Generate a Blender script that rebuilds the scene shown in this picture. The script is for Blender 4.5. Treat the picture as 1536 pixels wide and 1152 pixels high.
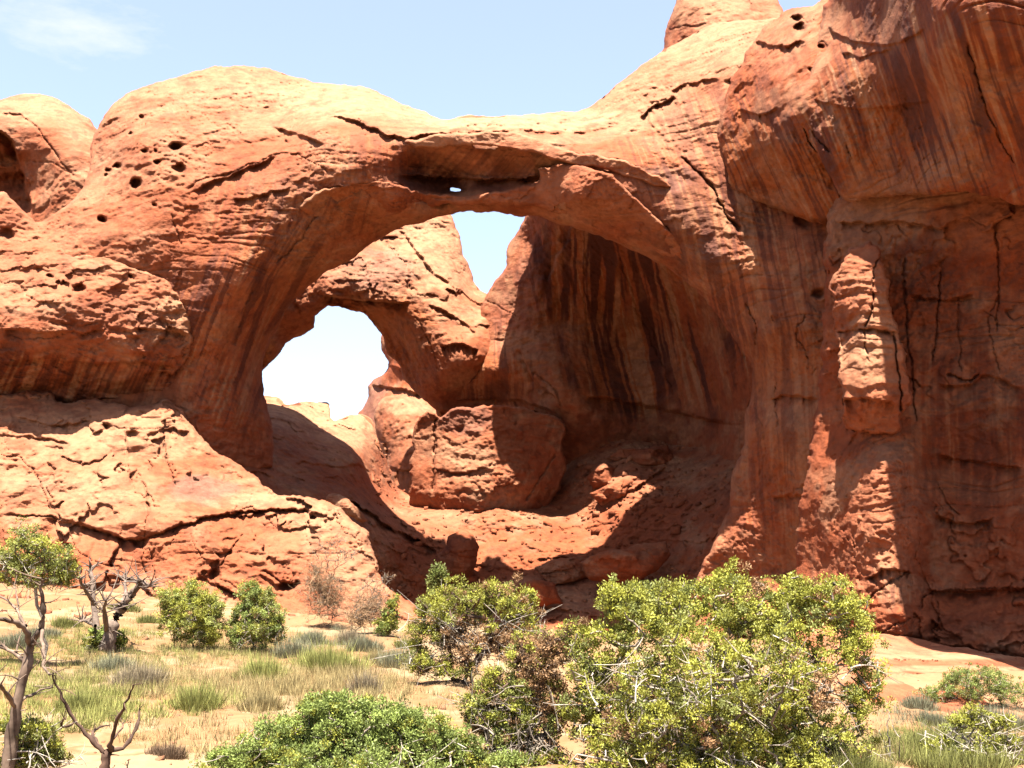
import bpy, math, random
import numpy as np
for o in list(bpy.data.objects): bpy.data.objects.remove(o)
SC = bpy.context.scene
COL = SC.collection
rad = math.radians

# ---------------------------------------------------------------- camera
F, CU, CV, VH = 1650.0, 768.0, 576.0, 790.0       # focal length in picture pixels, centre, horizon row
PITCH = math.atan((VH - CV) / F)
cam_d = bpy.data.cameras.new('camera'); cam_d.sensor_width = 36.0; cam_d.lens = 36.0*F/1536.0
cam_d.clip_start = 0.1; cam_d.clip_end = 20000
cam = bpy.data.objects.new('camera', cam_d); COL.objects.link(cam)
cam.location = (0, 0, 0); cam.rotation_euler = (rad(90)+PITCH, 0, 0)
SC.camera = cam

# ---------------------------------------------------------------- sky, sun, exposure
SUN_E, SUN_A = 71.5, -6.0      # elevation; azimuth off straight behind the camera, + to the right
SUN_STRENGTH, SKY_STRENGTH, EXPOSURE = 5.0, 0.064, 2.74
world = bpy.data.worlds.new('World'); SC.world = world; world.use_nodes = True
nt = world.node_tree; nt.nodes.clear()
sky = nt.nodes.new('ShaderNodeTexSky'); sky.sky_type = 'NISHITA'; sky.sun_disc = False
sky.sun_elevation = rad(SUN_E); sky.sun_rotation = rad(180 - SUN_A)
sky.altitude = 1500; sky.air_density = 1.0; sky.dust_density = 6.0; sky.ozone_density = 1.0
tc = nt.nodes.new('ShaderNodeTexCoord')
mp = nt.nodes.new('ShaderNodeMapping'); mp.inputs['Scale'].default_value = (5, 5, 15); mp.inputs['Location'].default_value = (0.35, 0.2, 0.0)
cn = nt.nodes.new('ShaderNodeTexNoise'); cn.inputs['Scale'].default_value = 2.6; cn.inputs['Detail'].default_value = 8; cn.inputs['Roughness'].default_value = 0.62
nt.links.new(tc.outputs['Generated'], mp.inputs['Vector']); nt.links.new(mp.outputs['Vector'], cn.inputs['Vector'])
# one thin cloud bank, up and to the left
CLOUD_DIR = None
def ray(u, v):
    xc = (u-CU)/F; yc = (CV-v)/F
    return np.array([xc, math.cos(PITCH)-yc*math.sin(PITCH), math.sin(PITCH)+yc*math.cos(PITCH)])
c0 = ray(125, 40); c0 /= np.linalg.norm(c0)
sub = nt.nodes.new('ShaderNodeVectorMath'); sub.operation = 'SUBTRACT'; sub.inputs[1].default_value = tuple(c0)
scl = nt.nodes.new('ShaderNodeVectorMath'); scl.operation = 'MULTIPLY'; scl.inputs[1].default_value = (1/0.085, 1/0.11, 1/0.030)
ln = nt.nodes.new('ShaderNodeVectorMath'); ln.operation = 'LENGTH'
nt.links.new(tc.outputs['Generated'], sub.inputs[0]); nt.links.new(sub.outputs[0], scl.inputs[0]); nt.links.new(scl.outputs[0], ln.inputs[0])
m1 = nt.nodes.new('ShaderNodeMath'); m1.operation = 'MULTIPLY_ADD'; m1.inputs[1].default_value = -0.42; m1.inputs[2].default_value = 0.42
nt.links.new(ln.outputs['Value'], m1.inputs[0])
m2 = nt.nodes.new('ShaderNodeMath'); m2.operation = 'ADD'
nt.links.new(m1.outputs[0], m2.inputs[0]); nt.links.new(cn.outputs['Fac'], m2.inputs[1])
cr = nt.nodes.new('ShaderNodeMapRange'); cr.inputs['From Min'].default_value = 0.60; cr.inputs['From Max'].default_value = 1.0; cr.inputs['To Max'].default_value = 0.62
cr.clamp = True
nt.links.new(m2.outputs[0], cr.inputs['Value'])
mx = nt.nodes.new('ShaderNodeMix'); mx.data_type = 'RGBA'
mx.inputs['B'].default_value = (2.75, 2.75, 2.8, 1)
bg = nt.nodes.new('ShaderNodeBackground'); bg.inputs['Strength'].default_value = SKY_STRENGTH
out = nt.nodes.new('ShaderNodeOutputWorld')
nt.links.new(cr.outputs['Result'], mx.inputs['Factor']); hz = nt.nodes.new('ShaderNodeMix'); hz.data_type = 'RGBA'; hz.inputs['Factor'].default_value = 0.30; hz.inputs['B'].default_value = (2.15, 2.1, 2.4, 1)
nt.links.new(sky.outputs['Color'], hz.inputs['A']); nt.links.new(hz.outputs['Result'], mx.inputs['A'])
nt.links.new(mx.outputs['Result'], bg.inputs['Color']); nt.links.new(bg.outputs[0], out.inputs['Surface'])

sun_d = bpy.data.lights.new('sun', 'SUN'); sun_d.energy = SUN_STRENGTH; sun_d.angle = rad(0.53); sun_d.color = (1.0, 0.945, 0.86)
sun = bpy.data.objects.new('sun', sun_d); COL.objects.link(sun); sun.location = (0, -20, 60)
sun.rotation_euler = (rad(90-SUN_E), 0, rad(SUN_A))
SC.view_settings.view_transform = 'Standard'; SC.view_settings.look = 'None'
SC.view_settings.exposure = EXPOSURE; SC.view_settings.gamma = 1.0; SC.view_settings.use_curve_mapping = False
SC.cycles.max_bounces = 8; SC.cycles.diffuse_bounces = 4; SC.cycles.transparent_max_bounces = 4
SC.cycles.use_denoising = True

# ---------------------------------------------------------------- helpers: pixels, tags, meshes
def P(u, v, Y):
    """the point at world depth Y seen at picture pixel (u, v)"""
    u = np.asarray(u, float); v = np.asarray(v, float); Y = np.asarray(Y, float)
    xc = (u-CU)/F; yc = (CV-v)/F
    dy = math.cos(PITCH)-yc*math.sin(PITCH); dz = math.sin(PITCH)+yc*math.cos(PITCH)
    return np.stack([xc/dy*Y, Y+0*xc, dz/dy*Y], -1)
def tag(o, label=None, cat=None, group=None, kind=None):
    if label: o['label'] = label
    if cat: o['category'] = cat
    if group: o['group'] = group
    if kind: o['kind'] = kind
    return o
def empty(name, loc, label=None, cat=None, group=None, kind=None):
    o = bpy.data.objects.new(name, None); COL.objects.link(o); o.location = tuple(float(c) for c in loc)
    o.empty_display_size = 0.3
    return tag(o, label, cat, group, kind)
ALBEDO = 0.79      # one factor on every surface colour, balancing the exposure
def mesh_obj(name, V, Fq, mat, parent=None, tint=None, smooth=True, origin=None, attr='tint'):
    """V (n,3); Fq int array (m,4) or (m,3) or a list of such arrays"""
    V = np.asarray(V, np.float32)
    if parent is not None: origin = np.array(parent.location)
    if origin is None: origin = V.mean(0)
    Fl = Fq if isinstance(Fq, list) else [Fq]
    Fl = [f for f in Fl if len(f)]
    loops = np.concatenate([f.reshape(-1) for f in Fl]).astype(np.int32)
    tot = np.concatenate([np.full(len(f), f.shape[1], np.int32) for f in Fl])
    st = np.concatenate([[0], np.cumsum(tot)[:-1]]).astype(np.int32)
    me = bpy.data.meshes.new(name)
    me.vertices.add(len(V)); me.vertices.foreach_set('co', (V-np.asarray(origin, np.float32)).reshape(-1))
    me.loops.add(len(loops)); me.loops.foreach_set('vertex_index', loops)
    me.polygons.add(len(tot)); me.polygons.foreach_set('loop_start', st)
    if smooth: me.polygons.foreach_set('use_smooth', np.ones(len(tot), bool))
    me.update(calc_edges=True)
    if tint is not None:
        a = me.attributes.new(attr, 'FLOAT_COLOR', 'POINT')
        c = np.ones((len(V), 4), np.float32); c[:, :3] = np.asarray(tint)*ALBEDO
        a.data.foreach_set('color', c.reshape(-1))
    me.materials.append(mat)
    o = bpy.data.objects.new(name, me); COL.objects.link(o)
    if parent is not None: o.parent = parent
    else: o.location = tuple(float(c) for c in origin)
    return o

# ---------------------------------------------------------------- noise
def _h(a, b, c, seed):
    h = (a.astype(np.uint32)*np.uint32(374761393) + b.astype(np.uint32)*np.uint32(668265263)
         + c.astype(np.uint32)*np.uint32(2147483647) + np.uint32((seed*974711+12345) & 0xffffffff))
    h ^= h >> np.uint32(13); h *= np.uint32(1274126177); h ^= h >> np.uint32(16)
    h *= np.uint32(2246822519); h ^= h >> np.uint32(13)
    return h
_G = np.array([[1,1,0],[-1,1,0],[1,-1,0],[-1,-1,0],[1,0,1],[-1,0,1],[1,0,-1],[-1,0,-1],
               [0,1,1],[0,-1,1],[0,1,-1],[0,-1,-1],[1,1,0],[-1,1,0],[0,-1,1],[0,-1,-1]], np.float32)
def gnoise(x, y, z, seed=0):
    x, y, z = np.broadcast_arrays(np.asarray(x, np.float32), np.asarray(y, np.float32), np.asarray(z, np.float32))
    xi = np.floor(x).astype(np.int64); yi = np.floor(y).astype(np.int64); zi = np.floor(z).astype(np.int64)
    fx = x-xi; fy = y-yi; fz = z-zi
    ux = fx*fx*fx*(fx*(fx*6-15)+10); uy = fy*fy*fy*(fy*(fy*6-15)+10); uz = fz*fz*fz*(fz*(fz*6-15)+10)
    r = 0
    for i in (0, 1):
        wx = ux if i else 1-ux
        for j in (0, 1):
            wy = uy if j else 1-uy
            for k in (0, 1):
                wz = uz if k else 1-uz
                g = _G[_h(xi+i, yi+j, zi+k, seed) & np.uint32(15)]
                r = r + wx*wy*wz*(g[..., 0]*(fx-i)+g[..., 1]*(fy-j)+g[..., 2]*(fz-k))
    return r
def fbm(x, y, z, octs=4, gain=0.5, seed=0, lac=2.03):
    r = 0; a = 1.0; s = 1.0
    for i in range(octs):
        r = r + a*gnoise(np.asarray(x)*s+7.3*i, np.asarray(y)*s-3.1*i, np.asarray(z)*s+1.7*i, seed+i); a *= gain; s *= lac
    return r
def worley2(x, y, seed=0, jit=0.6):
    """F1, F2, random value of the nearest cell, offset from its centre"""
    x = np.asarray(x, np.float32); y = np.asarray(y, np.float32)
    xi = np.floor(x).astype(np.int64); yi = np.floor(y).astype(np.int64)
    f1 = np.full(x.shape, 9.0, np.float32); f2 = f1.copy(); idv = np.zeros(x.shape, np.float32); ddx = idv.copy(); ddy = idv.copy()
    for i in (-1, 0, 1):
        for j in (-1, 0, 1):
            h = _h(xi+i, yi+j, xi*0+seed, seed+5)
            px = xi+i+0.5+jit*((h & np.uint32(1023))/1023.0-0.5); py = yi+j+0.5+jit*(((h >> np.uint32(10)) & np.uint32(1023))/1023.0-0.5)
            d = np.hypot(px-x, py-y); rv = ((h >> np.uint32(20)) & np.uint32(1023))/1023.0
            near = d < f1
            f2 = np.where(near, f1, np.minimum(f2, d)); idv = np.where(near, rv, idv); ddx = np.where(near, x-px, ddx); ddy = np.where(near, y-py, ddy); f1 = np.where(near, d, f1)
    return f1, f2, idv, ddx, ddy
def tps(ctrl, U, Vv, smooth=0.0):
    """thin-plate surface through (u, v, value) controls, evaluated at U, V"""
    c = np.array(ctrl, float); n = len(c)
    s = 1/300.0
    X = c[:, :2]*s
    def k(r2): return np.where(r2 > 0, 0.5*r2*np.log(np.maximum(r2, 1e-12)), 0)
    D = ((X[:, None]-X[None])**2).sum(-1)
    A = np.zeros((n+3, n+3)); A[:n, :n] = k(D)+smooth*np.eye(n); A[:n, n] = 1; A[:n, n+1:] = X; A[n, :n] = 1; A[n+1:, :n] = X.T
    w = np.linalg.solve(A, np.concatenate([c[:, 2], [0, 0, 0]]))
    u = np.asarray(U)*s; v = np.asarray(Vv)*s
    r = w[n]+w[n+1]*u+w[n+2]*v
    for i in range(n): r = r+w[i]*k((u-X[i, 0])**2+(v-X[i, 1])**2)
    return r
def bilerp(G, gu, gv, U, Vv):
    x = np.clip((U-gu[0])/(gu[1]-gu[0]), 0, len(gu)-1.001); y = np.clip((Vv-gv[0])/(gv[1]-gv[0]), 0, len(gv)-1.001)
    i = x.astype(int); j = y.astype(int); a = x-i; b = y-j
    return (G[j, i]*(1-a)+G[j, i+1]*a)*(1-b)+(G[j+1, i]*(1-a)+G[j+1, i+1]*a)*b
def poly_sd(poly, U, Vv):
    """signed distance to a closed outline, positive inside"""
    p = np.array(poly, float); q = np.roll(p, -1, 0)
    d2 = np.full(U.shape, 1e12); ins = np.zeros(U.shape, bool)
    for (ax, ay), (bx, by) in zip(p, q):
        ex, ey = bx-ax, by-ay; L = ex*ex+ey*ey+1e-9
        t = np.clip(((U-ax)*ex+(Vv-ay)*ey)/L, 0, 1)
        d2 = np.minimum(d2, (U-ax-t*ex)**2+(Vv-ay-t*ey)**2)
        if ay != by:
            ins ^= ((ay > Vv) != (by > Vv)) & (U < (bx-ax)*(Vv-ay)/(by-ay)+ax)
    return np.where(ins, 1, -1)*np.sqrt(d2)
def line_d(line, U, Vv):
    """distance to an open polyline, signed side (+ below / to the right of its direction when drawn left to right), and parameter 0..1"""
    p = np.array(line, float); seg = np.hypot(*(p[1:]-p[:-1]).T); cum = np.concatenate([[0], np.cumsum(seg)]); tot = cum[-1]
    best = np.full(U.shape, 1e12); side = np.zeros(U.shape); par = np.zeros(U.shape)
    for i in range(len(p)-1):
        ax, ay = p[i]; bx, by = p[i+1]; ex, ey = bx-ax, by-ay; L = ex*ex+ey*ey+1e-9
        t = np.clip(((U-ax)*ex+(Vv-ay)*ey)/L, 0, 1)
        d2 = (U-ax-t*ex)**2+(Vv-ay-t*ey)**2; m = d2 < best
        best = np.where(m, d2, best); side = np.where(m, np.sign(ex*(Vv-ay)-ey*(U-ax)), side); par = np.where(m, (cum[i]+t*seg[i])/tot, par)
    return np.sqrt(best), side, par
def smooth_poly(p, it=1, closed=True):
    p = np.array(p, float)
    for _ in range(it):
        if closed:
            q = np.roll(p, -1, 0); p = np.stack([p*.75+q*.25, p*.25+q*.75], 1).reshape(-1, 2)
        else:
            a, b = p[:-1], p[1:]; m = np.stack([a*.75+b*.25, a*.25+b*.75], 1).reshape(-1, 2); p = np.concatenate([p[:1], m, p[-1:]])
    return p
def sstep(a, b, x):
    t = np.clip((x-a)/(b-a), 0, 1); return t*t*(3-2*t)

# ---------------------------------------------------------------- materials
def rock_material(name, bump=0.5, scale=1.0, rough=0.92, mott=0.35):
    m = bpy.data.materials.new(name); m.use_nodes = True; n = m.node_tree; n.nodes.clear(); L = n.links.new
    o = n.nodes.new('ShaderNodeOutputMaterial'); b = n.nodes.new('ShaderNodeBsdfPrincipled')
    b.inputs['Roughness'].default_value = rough; b.inputs['Specular IOR Level'].default_value = 0.15
    at = n.nodes.new('ShaderNodeAttribute'); at.attribute_name = 'tint'
    tcn = n.nodes.new('ShaderNodeNewGeometry')
    n1 = n.nodes.new('ShaderNodeTexNoise'); n1.inputs['Scale'].default_value = 1.7*scale; n1.inputs['Detail'].default_value = 9; n1.inputs['Roughness'].default_value = 0.68
    L(tcn.outputs['Position'], n1.inputs['Vector'])
    mr = n.nodes.new('ShaderNodeMapRange'); mr.inputs['From Min'].default_value = 0.25; mr.inputs['From Max'].default_value = 0.75
    mr.inputs['To Min'].default_value = 1-mott; mr.inputs['To Max'].default_value = 1+mott*0.8
    L(n1.outputs['Fac'], mr.inputs['Value'])
    mu = n.nodes.new('ShaderNodeMix'); mu.data_type = 'RGBA'; mu.blend_type = 'MULTIPLY'; mu.inputs['Factor'].default_value = 1
    L(at.outputs['Color'], mu.inputs['A']); L(mr.outputs['Result'], mu.inputs['B'])
    L(mu.outputs['Result'], b.inputs['Base Color'])
    mpn = n.nodes.new('ShaderNodeMapping'); mpn.inputs['Scale'].default_value = (1, 1, 2.6); L(tcn.outputs['Position'], mpn.inputs['Vector'])
    n2 = n.nodes.new('ShaderNodeTexNoise'); n2.inputs['Scale'].default_value = 2.4*scale; n2.inputs['Detail'].default_value = 10; n2.inputs['Roughness'].default_value = 0.72
    L(mpn.outputs['Vector'], n2.inputs['Vector'])
    bp = n.nodes.new('ShaderNodeBump'); bp.inputs['Strength'].default_value = bump; bp.inputs['Distance'].default_value = 0.35/scale
    L(n2.outputs['Fac'], bp.inputs['Height']); L(bp.outputs['Normal'], b.inputs['Normal'])
    L(b.outputs[0], o.inputs['Surface'])
    return m
def tint_material(name, rough=0.8, spec=0.2, trans=0.0, mott=0.0, scale=8.0):
    m = bpy.data.materials.new(name); m.use_nodes = True; n = m.node_tree; n.nodes.clear(); L = n.links.new
    o = n.nodes.new('ShaderNodeOutputMaterial'); b = n.nodes.new('ShaderNodeBsdfPrincipled')
    b.inputs['Roughness'].default_value = rough; b.inputs['Specular IOR Level'].default_value = spec
    at = n.nodes.new('ShaderNodeAttribute'); at.attribute_name = 'tint'
    src = at.outputs['Color']
    tn = n.nodes.new('ShaderNodeTexNoise'); tn.inputs['Scale'].default_value = scale; tn.inputs['Detail'].default_value = 5
    g = n.nodes.new('ShaderNodeNewGeometry'); L(g.outputs['Position'], tn.inputs['Vector'])
    mr = n.nodes.new('ShaderNodeMapRange'); mr.inputs['From Min'].default_value = .25; mr.inputs['From Max'].default_value = .75
    mr.inputs['To Min'].default_value = 1-mott; mr.inputs['To Max'].default_value = 1+mott
    L(tn.outputs['Fac'], mr.inputs['Value'])
    mu = n.nodes.new('ShaderNodeMix'); mu.data_type = 'RGBA'; mu.blend_type = 'MULTIPLY'; mu.inputs['Factor'].default_value = 1
    L(src, mu.inputs['A']); L(mr.outputs['Result'], mu.inputs['B']); src = mu.outputs['Result']
    L(src, b.inputs['Base Color'])
    if trans > 0:
        t = n.nodes.new('ShaderNodeBsdfTranslucent'); L(src, t.inputs['Color'])
        ms = n.nodes.new('ShaderNodeMixShader'); ms.inputs['Fac'].default_value = trans
        L(b.outputs[0], ms.inputs[1]); L(t.outputs[0], ms.inputs[2]); L(ms.outputs[0], o.inputs['Surface'])
    else: L(b.outputs[0], o.inputs['Surface'])
    return m
M_ROCK = rock_material('red_sandstone')
M_FAR = rock_material('distant_sandstone', bump=0.2, scale=0.7)
M_SAND = rock_material('sandy_ground', bump=0.25, scale=3.0, mott=0.18)
M_BARK = tint_material('weathered_wood', 0.9, 0.1, mott=0.35, scale=14)
M_LEAF = tint_material('juniper_foliage', 0.6, 0.25, trans=0.28)
M_GRASS = tint_material('dry_grass', 0.8, 0.15, trans=0.25)
# ---------------------------------------------------------------- rock builder
ALB = 0.43
PALE = np.array([0.66, 0.335, 0.180])*ALB; SALMON = np.array([0.56, 0.200, 0.096])*ALB; RED = np.array([0.46, 0.114, 0.040])*ALB
ORANGE = np.array([0.56, 0.17, 0.046])*ALB; VARN_SHADE = np.array([0.165, 0.052, 0.032])*ALB; GREY = np.array([0.30, 0.165, 0.125])*ALB
KIND = {'p': PALE, 's': SALMON, 'r': RED, 'o': ORANGE, 'v': VARN_SHADE, 'g': GREY}  # 'v' also paints the dark of recesses, 'p' also sunlit tops
STEP = 1.5
def rock_layer(outline, ctrl, rnd=(14, 1.5), thick=8.0, tr=80.0, edge=3.0, seed=1, step=None, smooth_it=1,
               lump=(0.45, 0.22), mid=0.16, strata=(0.10, 0.9), fine=0.05, block=None, flute=None, joint=.16,
               cracks=(), ledges=(), holes=(), base=SALMON, blobs=(), streaks=(), band=0.35, cut=None, clip=(-230, 1800, -70, 1180)):
    step = step or STEP
    poly = smooth_poly(outline, smooth_it)
    u0 = max(poly[:, 0].min()-4, clip[0]); u1 = min(poly[:, 0].max()+4, clip[1]); v0 = max(poly[:, 1].min()-4, clip[2]); v1 = min(poly[:, 1].max()+4, clip[3])
    def fields(step):
        gu = np.arange(u0, u1+step, step); gv = np.arange(v0, v1+step, step)
        U, W = np.meshgrid(gu, gv)
        cu = np.arange(u0-8, u1+20, 8.0); cv = np.arange(v0-8, v1+20, 8.0); CUg, CVg = np.meshgrid(cu, cv)
        Yb = bilerp(tps(ctrl, CUg, CVg), cu, cv, U, W)
        s = edge
        Uw = U+s*1.6*fbm(U/34, W/34, 0*U+seed, 4, 0.55, seed+50); Ww = W+s*1.6*fbm(U/34, W/34, 0*U+seed+9, 4, 0.55, seed+60)
        sdc = bilerp(poly_sd(poly, CUg, CVg), cu, cv, U, W)
        sd = sdc.copy()
        near = np.abs(sdc) < 34
        sd[near] = poly_sd(poly, Uw[near], Ww[near])
        if cut:      # a hole right through
            g = 1.0 if step < 4 else 2.6
            sd = np.minimum(sd, (np.sqrt(((Uw-cut[0])/(cut[2]*g))**2+((Ww-cut[1])/(cut[3]*g))**2)-1)*cut[3]*g)
        return gu, gv, U, W, Yb, sd
    def mesh_of(U, W, sd, step):
        k = sd > -0.5*step
        cell = k[:-1, :-1] & k[1:, :-1] & k[:-1, 1:] & k[1:, 1:]
        nb = np.zeros(U.shape, int)
        for a, b in ((0, 0), (0, 1), (1, 0), (1, 1)): nb[a:a+cell.shape[0], b:b+cell.shape[1]] += cell
        bd = (nb > 0) & (nb < 4)
        gy, gx = np.gradient(sd, step); g = np.hypot(gx, gy)+1e-6
        mv = np.clip(sd, -2*step, 2*step)
        on = np.abs(sd) < 2*step        # an outline edge, not the clip frame
        U2 = np.where(bd & on, U-mv*gx/g, U); W2 = np.where(bd & on, W-mv*gy/g, W); sd2 = np.where(bd & on, 0, np.maximum(sd, 0))
        idx = np.full(U.shape, -1); use = nb > 0; idx[use] = np.arange(use.sum())
        j, i = np.nonzero(cell)
        q = np.stack([idx[j, i], idx[j+1, i], idx[j+1, i+1], idx[j, i+1]], 1)
        return use, U2, W2, sd2, q
    gu, gv, U, W, Yb, sd = fields(step)
    use, U, W, sd, q = mesh_of(U, W, sd, step)
    U, W, sd, Yb = U[use], W[use], sd[use], Yb[use]
    r, R = rnd
    t = np.clip(sd/r, 0, 1); prof = 1-np.sqrt(np.maximum(1-(1-t)**2, 0))
    Y = Yb+R*prof
    p = P(U, W, Y); x, y, z = p.T
    ppm = F/Y                       # pixels per metre
    in_t = sstep(0, 6, sd)
    D = np.zeros_like(Y)
    wx = fbm(x*.12, y*.12, z*.12, 3, .5, seed+2)*2.0
    D += lump[0]*fbm(x*lump[1], y*lump[1], z*lump[1]*1.3, 4, 0.5, seed)
    rough_ = .45+.9*sstep(-.25, .45, gnoise(x*.11, y*.11, z*.16, seed+12)+.35*gnoise(x*.4, y*.4, z*.5, seed+13))
    D += mid*rough_*(.55*fbm(x*.9, y*.9, z*1.3, 4, 0.55, seed+11)+.8*np.abs(fbm(x*.7+3, y*.7, z*1.1, 4, 0.5, seed+14)))
    if strata[0]:
        zz = z*strata[1]+0.9*wx
        s1 = fbm(x*.05, y*.05, zz, 3, 0.6, seed+21); s2 = gnoise(x*.11, y*.11, zz*3.1, seed+22)
        amp = 0.35+0.9*sstep(-.3, .5, gnoise(x*.09, y*.09, z*.12, seed+23))
        D += strata[0]*amp*rough_*(1.6*np.abs(s1)-0.6*s2)
    jn = gnoise(x*.05, y*.05, z*1.1+.5*wx, seed+33); jm = sstep(.0, .35, gnoise(x*.10, y*.10, z*.25, seed+34))
    D += joint*jm*np.exp(-(jn/.035)**2)
    if fine: D += fine*rough_*1.2*fbm(x*3.4, y*3.4, z*4.5, 3, 0.6, seed+31)
    if block:
        amp, size, groove = block[:3]; asp = block[3] if len(block) > 3 else 1.5
        wu = fbm(x*.5, y*.5, z*.5, 3, .6, seed+41)*0.55; wv = fbm(x*.5+9, y*.5, z*.5, 3, .6, seed+42)*0.55
        hh = x*0.86+y*0.5
        wu *= .6; wv *= .6
        f1, f2, c, dx, dy = worley2(hh/size*1.0+wu, z/(size*asp)+wv, seed+43)
        g1 = (c*7.13) % 1-.5; g2 = (c*13.7) % 1-.5
        w = 0.25+0.75*sstep(-.25, .35, gnoise(x*.13+3, y*.13, z*.13, seed+44))
        D += w*(amp*(.8*(c-.5)+1.5*g1*dx+1.2*(g2+.15)*dy)+groove*np.exp(-((f2-f1)/0.035)**2)*sstep(-.1, .5, gnoise(x*.5, y*.5, z*.5, seed+48)))
        f1, f2, c2, dx, dy = worley2(hh/size*2.3+wu*2, z/(size*asp)*3.1+wv*2, seed+45)
        g1 = (c2*7.13) % 1-.5; g2 = (c2*13.7) % 1-.5; w2 = w*sstep(-.2, .4, gnoise(x*.2+8, y*.2, z*.2, seed+46))
        D += w2*(amp*0.36*(.8*(c2-.5)+1.4*g1*dx+1.2*g2*dy)+groove*0.25*np.exp(-((f2-f1)/0.06)**2))
    if flute:
        D += flute[0]*fbm(x*flute[1], y*flute[1], z*flute[1]*0.16, 4, 0.55, seed+47)
    wobU = U+3.5*fbm(U/22, W/22, 0*U, 4, .6, seed+71); wobW = W+3.5*fbm(U/22, W/22, 0*U+5, 4, .6, seed+72)
    def near_line(line, pad):
        l = np.array(line); return (U > l[:, 0].min()-pad) & (U < l[:, 0].max()+pad) & (W > l[:, 1].min()-pad) & (W < l[:, 1].max()+pad)
    crk = np.zeros_like(Y)
    for line, wd, dp in cracks:
        line = smooth_poly(line, 1, False)
        m = near_line(line, 14+wd*3)
        if not m.any(): continue
        d, sde, par = line_d(line, wobU[m], wobW[m])
        w = .8*wd*(0.30+0.95*np.abs(gnoise(par*6, par*0, par*0+wd*7, seed+73)*1.6))
        g = np.exp(-(d/np.maximum(w, .6))**2)*sstep(0, .06, par)*sstep(1, .94, par)
        D[m] += .5*dp*g; crk[m] = np.maximum(crk[m], g)
    for line, amp, fall in ledges:
        line = smooth_poly(line, 1, False)
        m = near_line(line, fall*3+14)
        if not m.any(): continue
        d, sde, par = line_d(line, wobU[m], wobW[m])
        s = d*sde
        fd = sstep(0, .12, par)*sstep(1, .88, par)*(0.6+0.8*sstep(-.4, .4, gnoise(par*8, par*0, par*0+amp, seed+74)))
        D[m] += np.where(s > 0, amp*np.exp(-s/fall)*sstep(0, 2.5, s), -0.3*amp*np.exp(s/(fall*.6)))*fd
    for hu, hv, hr, hd in holes:
        m = (np.abs(U-hu) < 3*hr) & (np.abs(W-hv) < 3*hr)
        e = ((wobU[m]-hu)/hr)**2+((wobW[m]-hv)/(hr*.8))**2
        D[m] += hd*np.exp(-e**2)
    Y = Y+D*in_t
    Pf = P(U, W, Y)
    # ---- rock colour: beds, patches, desert varnish, water streaks, some sun and shade painted in
    n1 = fbm(x*.16, y*.16, z*.2, 4, .55, seed+81); n2 = fbm(x*.6, y*.6, z*.8, 4, .6, seed+82)
    bd = fbm(x*.03, y*.03, z*.55+wx*.5, 3, .6, seed+83)
    C = np.repeat(np.array(base, float)[None], len(Y), 0)
    def mix(col, a):
        nonlocal C
        a = np.clip(a, 0, 1)[:, None]; C = C*(1-a)+np.asarray(col)[None]*a
    mix(PALE, sstep(.05, .5, n1+.4*n2)*.55); mix(RED, sstep(.0, .5, -n1+.5*n2)*.6)
    mix(RED, sstep(.05, .4, bd)*band); mix(PALE, sstep(.1, .5, -bd)*band*.7)
    for bu, bv, ru, rv, kd, am in blobs:
        e = ((U-bu)/ru)**2+((W-bv)/rv)**2
        m = e < 3.0
        if not m.any(): continue
        a = np.zeros_like(Y); a[m] = am*sstep(1.6, .25, e[m]+1.1*n1[m]+.8*n2[m]); mix(KIND[kd], a)
    for su, sv, ru, rv, lean, wid, am in streaks:
        e = ((U-su)/ru)**2+((W-sv)/rv)**2
        m = e < 2.0
        if not m.any(): continue
        uu = (U-su)-lean*(W-sv)+1.5*n2+3*n1
        a1 = gnoise(uu/wid, W/240+su, 0*U, seed+91); a2 = gnoise(uu/(wid*.37), W/130, 0*U+4, seed+92); a3 = gnoise(uu/(wid*2.7), W/300, 0*U+4, seed+93)
        s = (.9*a1+.55*a2+.6*a3)
        k = am*sstep(1.5, .4, e+.8*n1)*m
        mix(VARN_SHADE, k*sstep(.08, .30, s)*.85); mix(ORANGE, k*sstep(.0, .3, -s)*.5); mix(PALE, k*sstep(.22, .42, -s)*.75)
    mix(VARN_SHADE, sstep(.16, .42, n2*.9+fbm(x*1.6, y*1.6, z*.8, 3, .6, seed+84)*.6)*.28)
    mix(VARN_SHADE, crk*.15)  # crevice shade painted along the cracks
    # ---- the back of the mass: a coarser shell that closes it
    bs = 7.0
    _, _, U3, W3, Yb3, sd3 = fields(bs)
    use3, U3, W3, sd3, q3 = mesh_of(U3, W3, sd3-1.6, bs)
    U3, W3, sd3, Yb3 = U3[use3], W3[use3], sd3[use3], Yb3[use3]
    tb = np.clip(sd3/tr, 0, 1)
    th = thick if not isinstance(thick, (list, tuple)) else np.interp(U3, *thick)
    Y3 = Yb3+R+0.02+th*np.sqrt(np.maximum(1-(1-tb)**2, 0))
    Pb = P(U3, W3, Y3)
    return dict(V=Pf, q=q, UV=np.stack([U, W], 1), C=C, Vb=Pb, qb=q3[:, ::-1], UVb=np.stack([U3, W3], 1), base=np.array(base))
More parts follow.
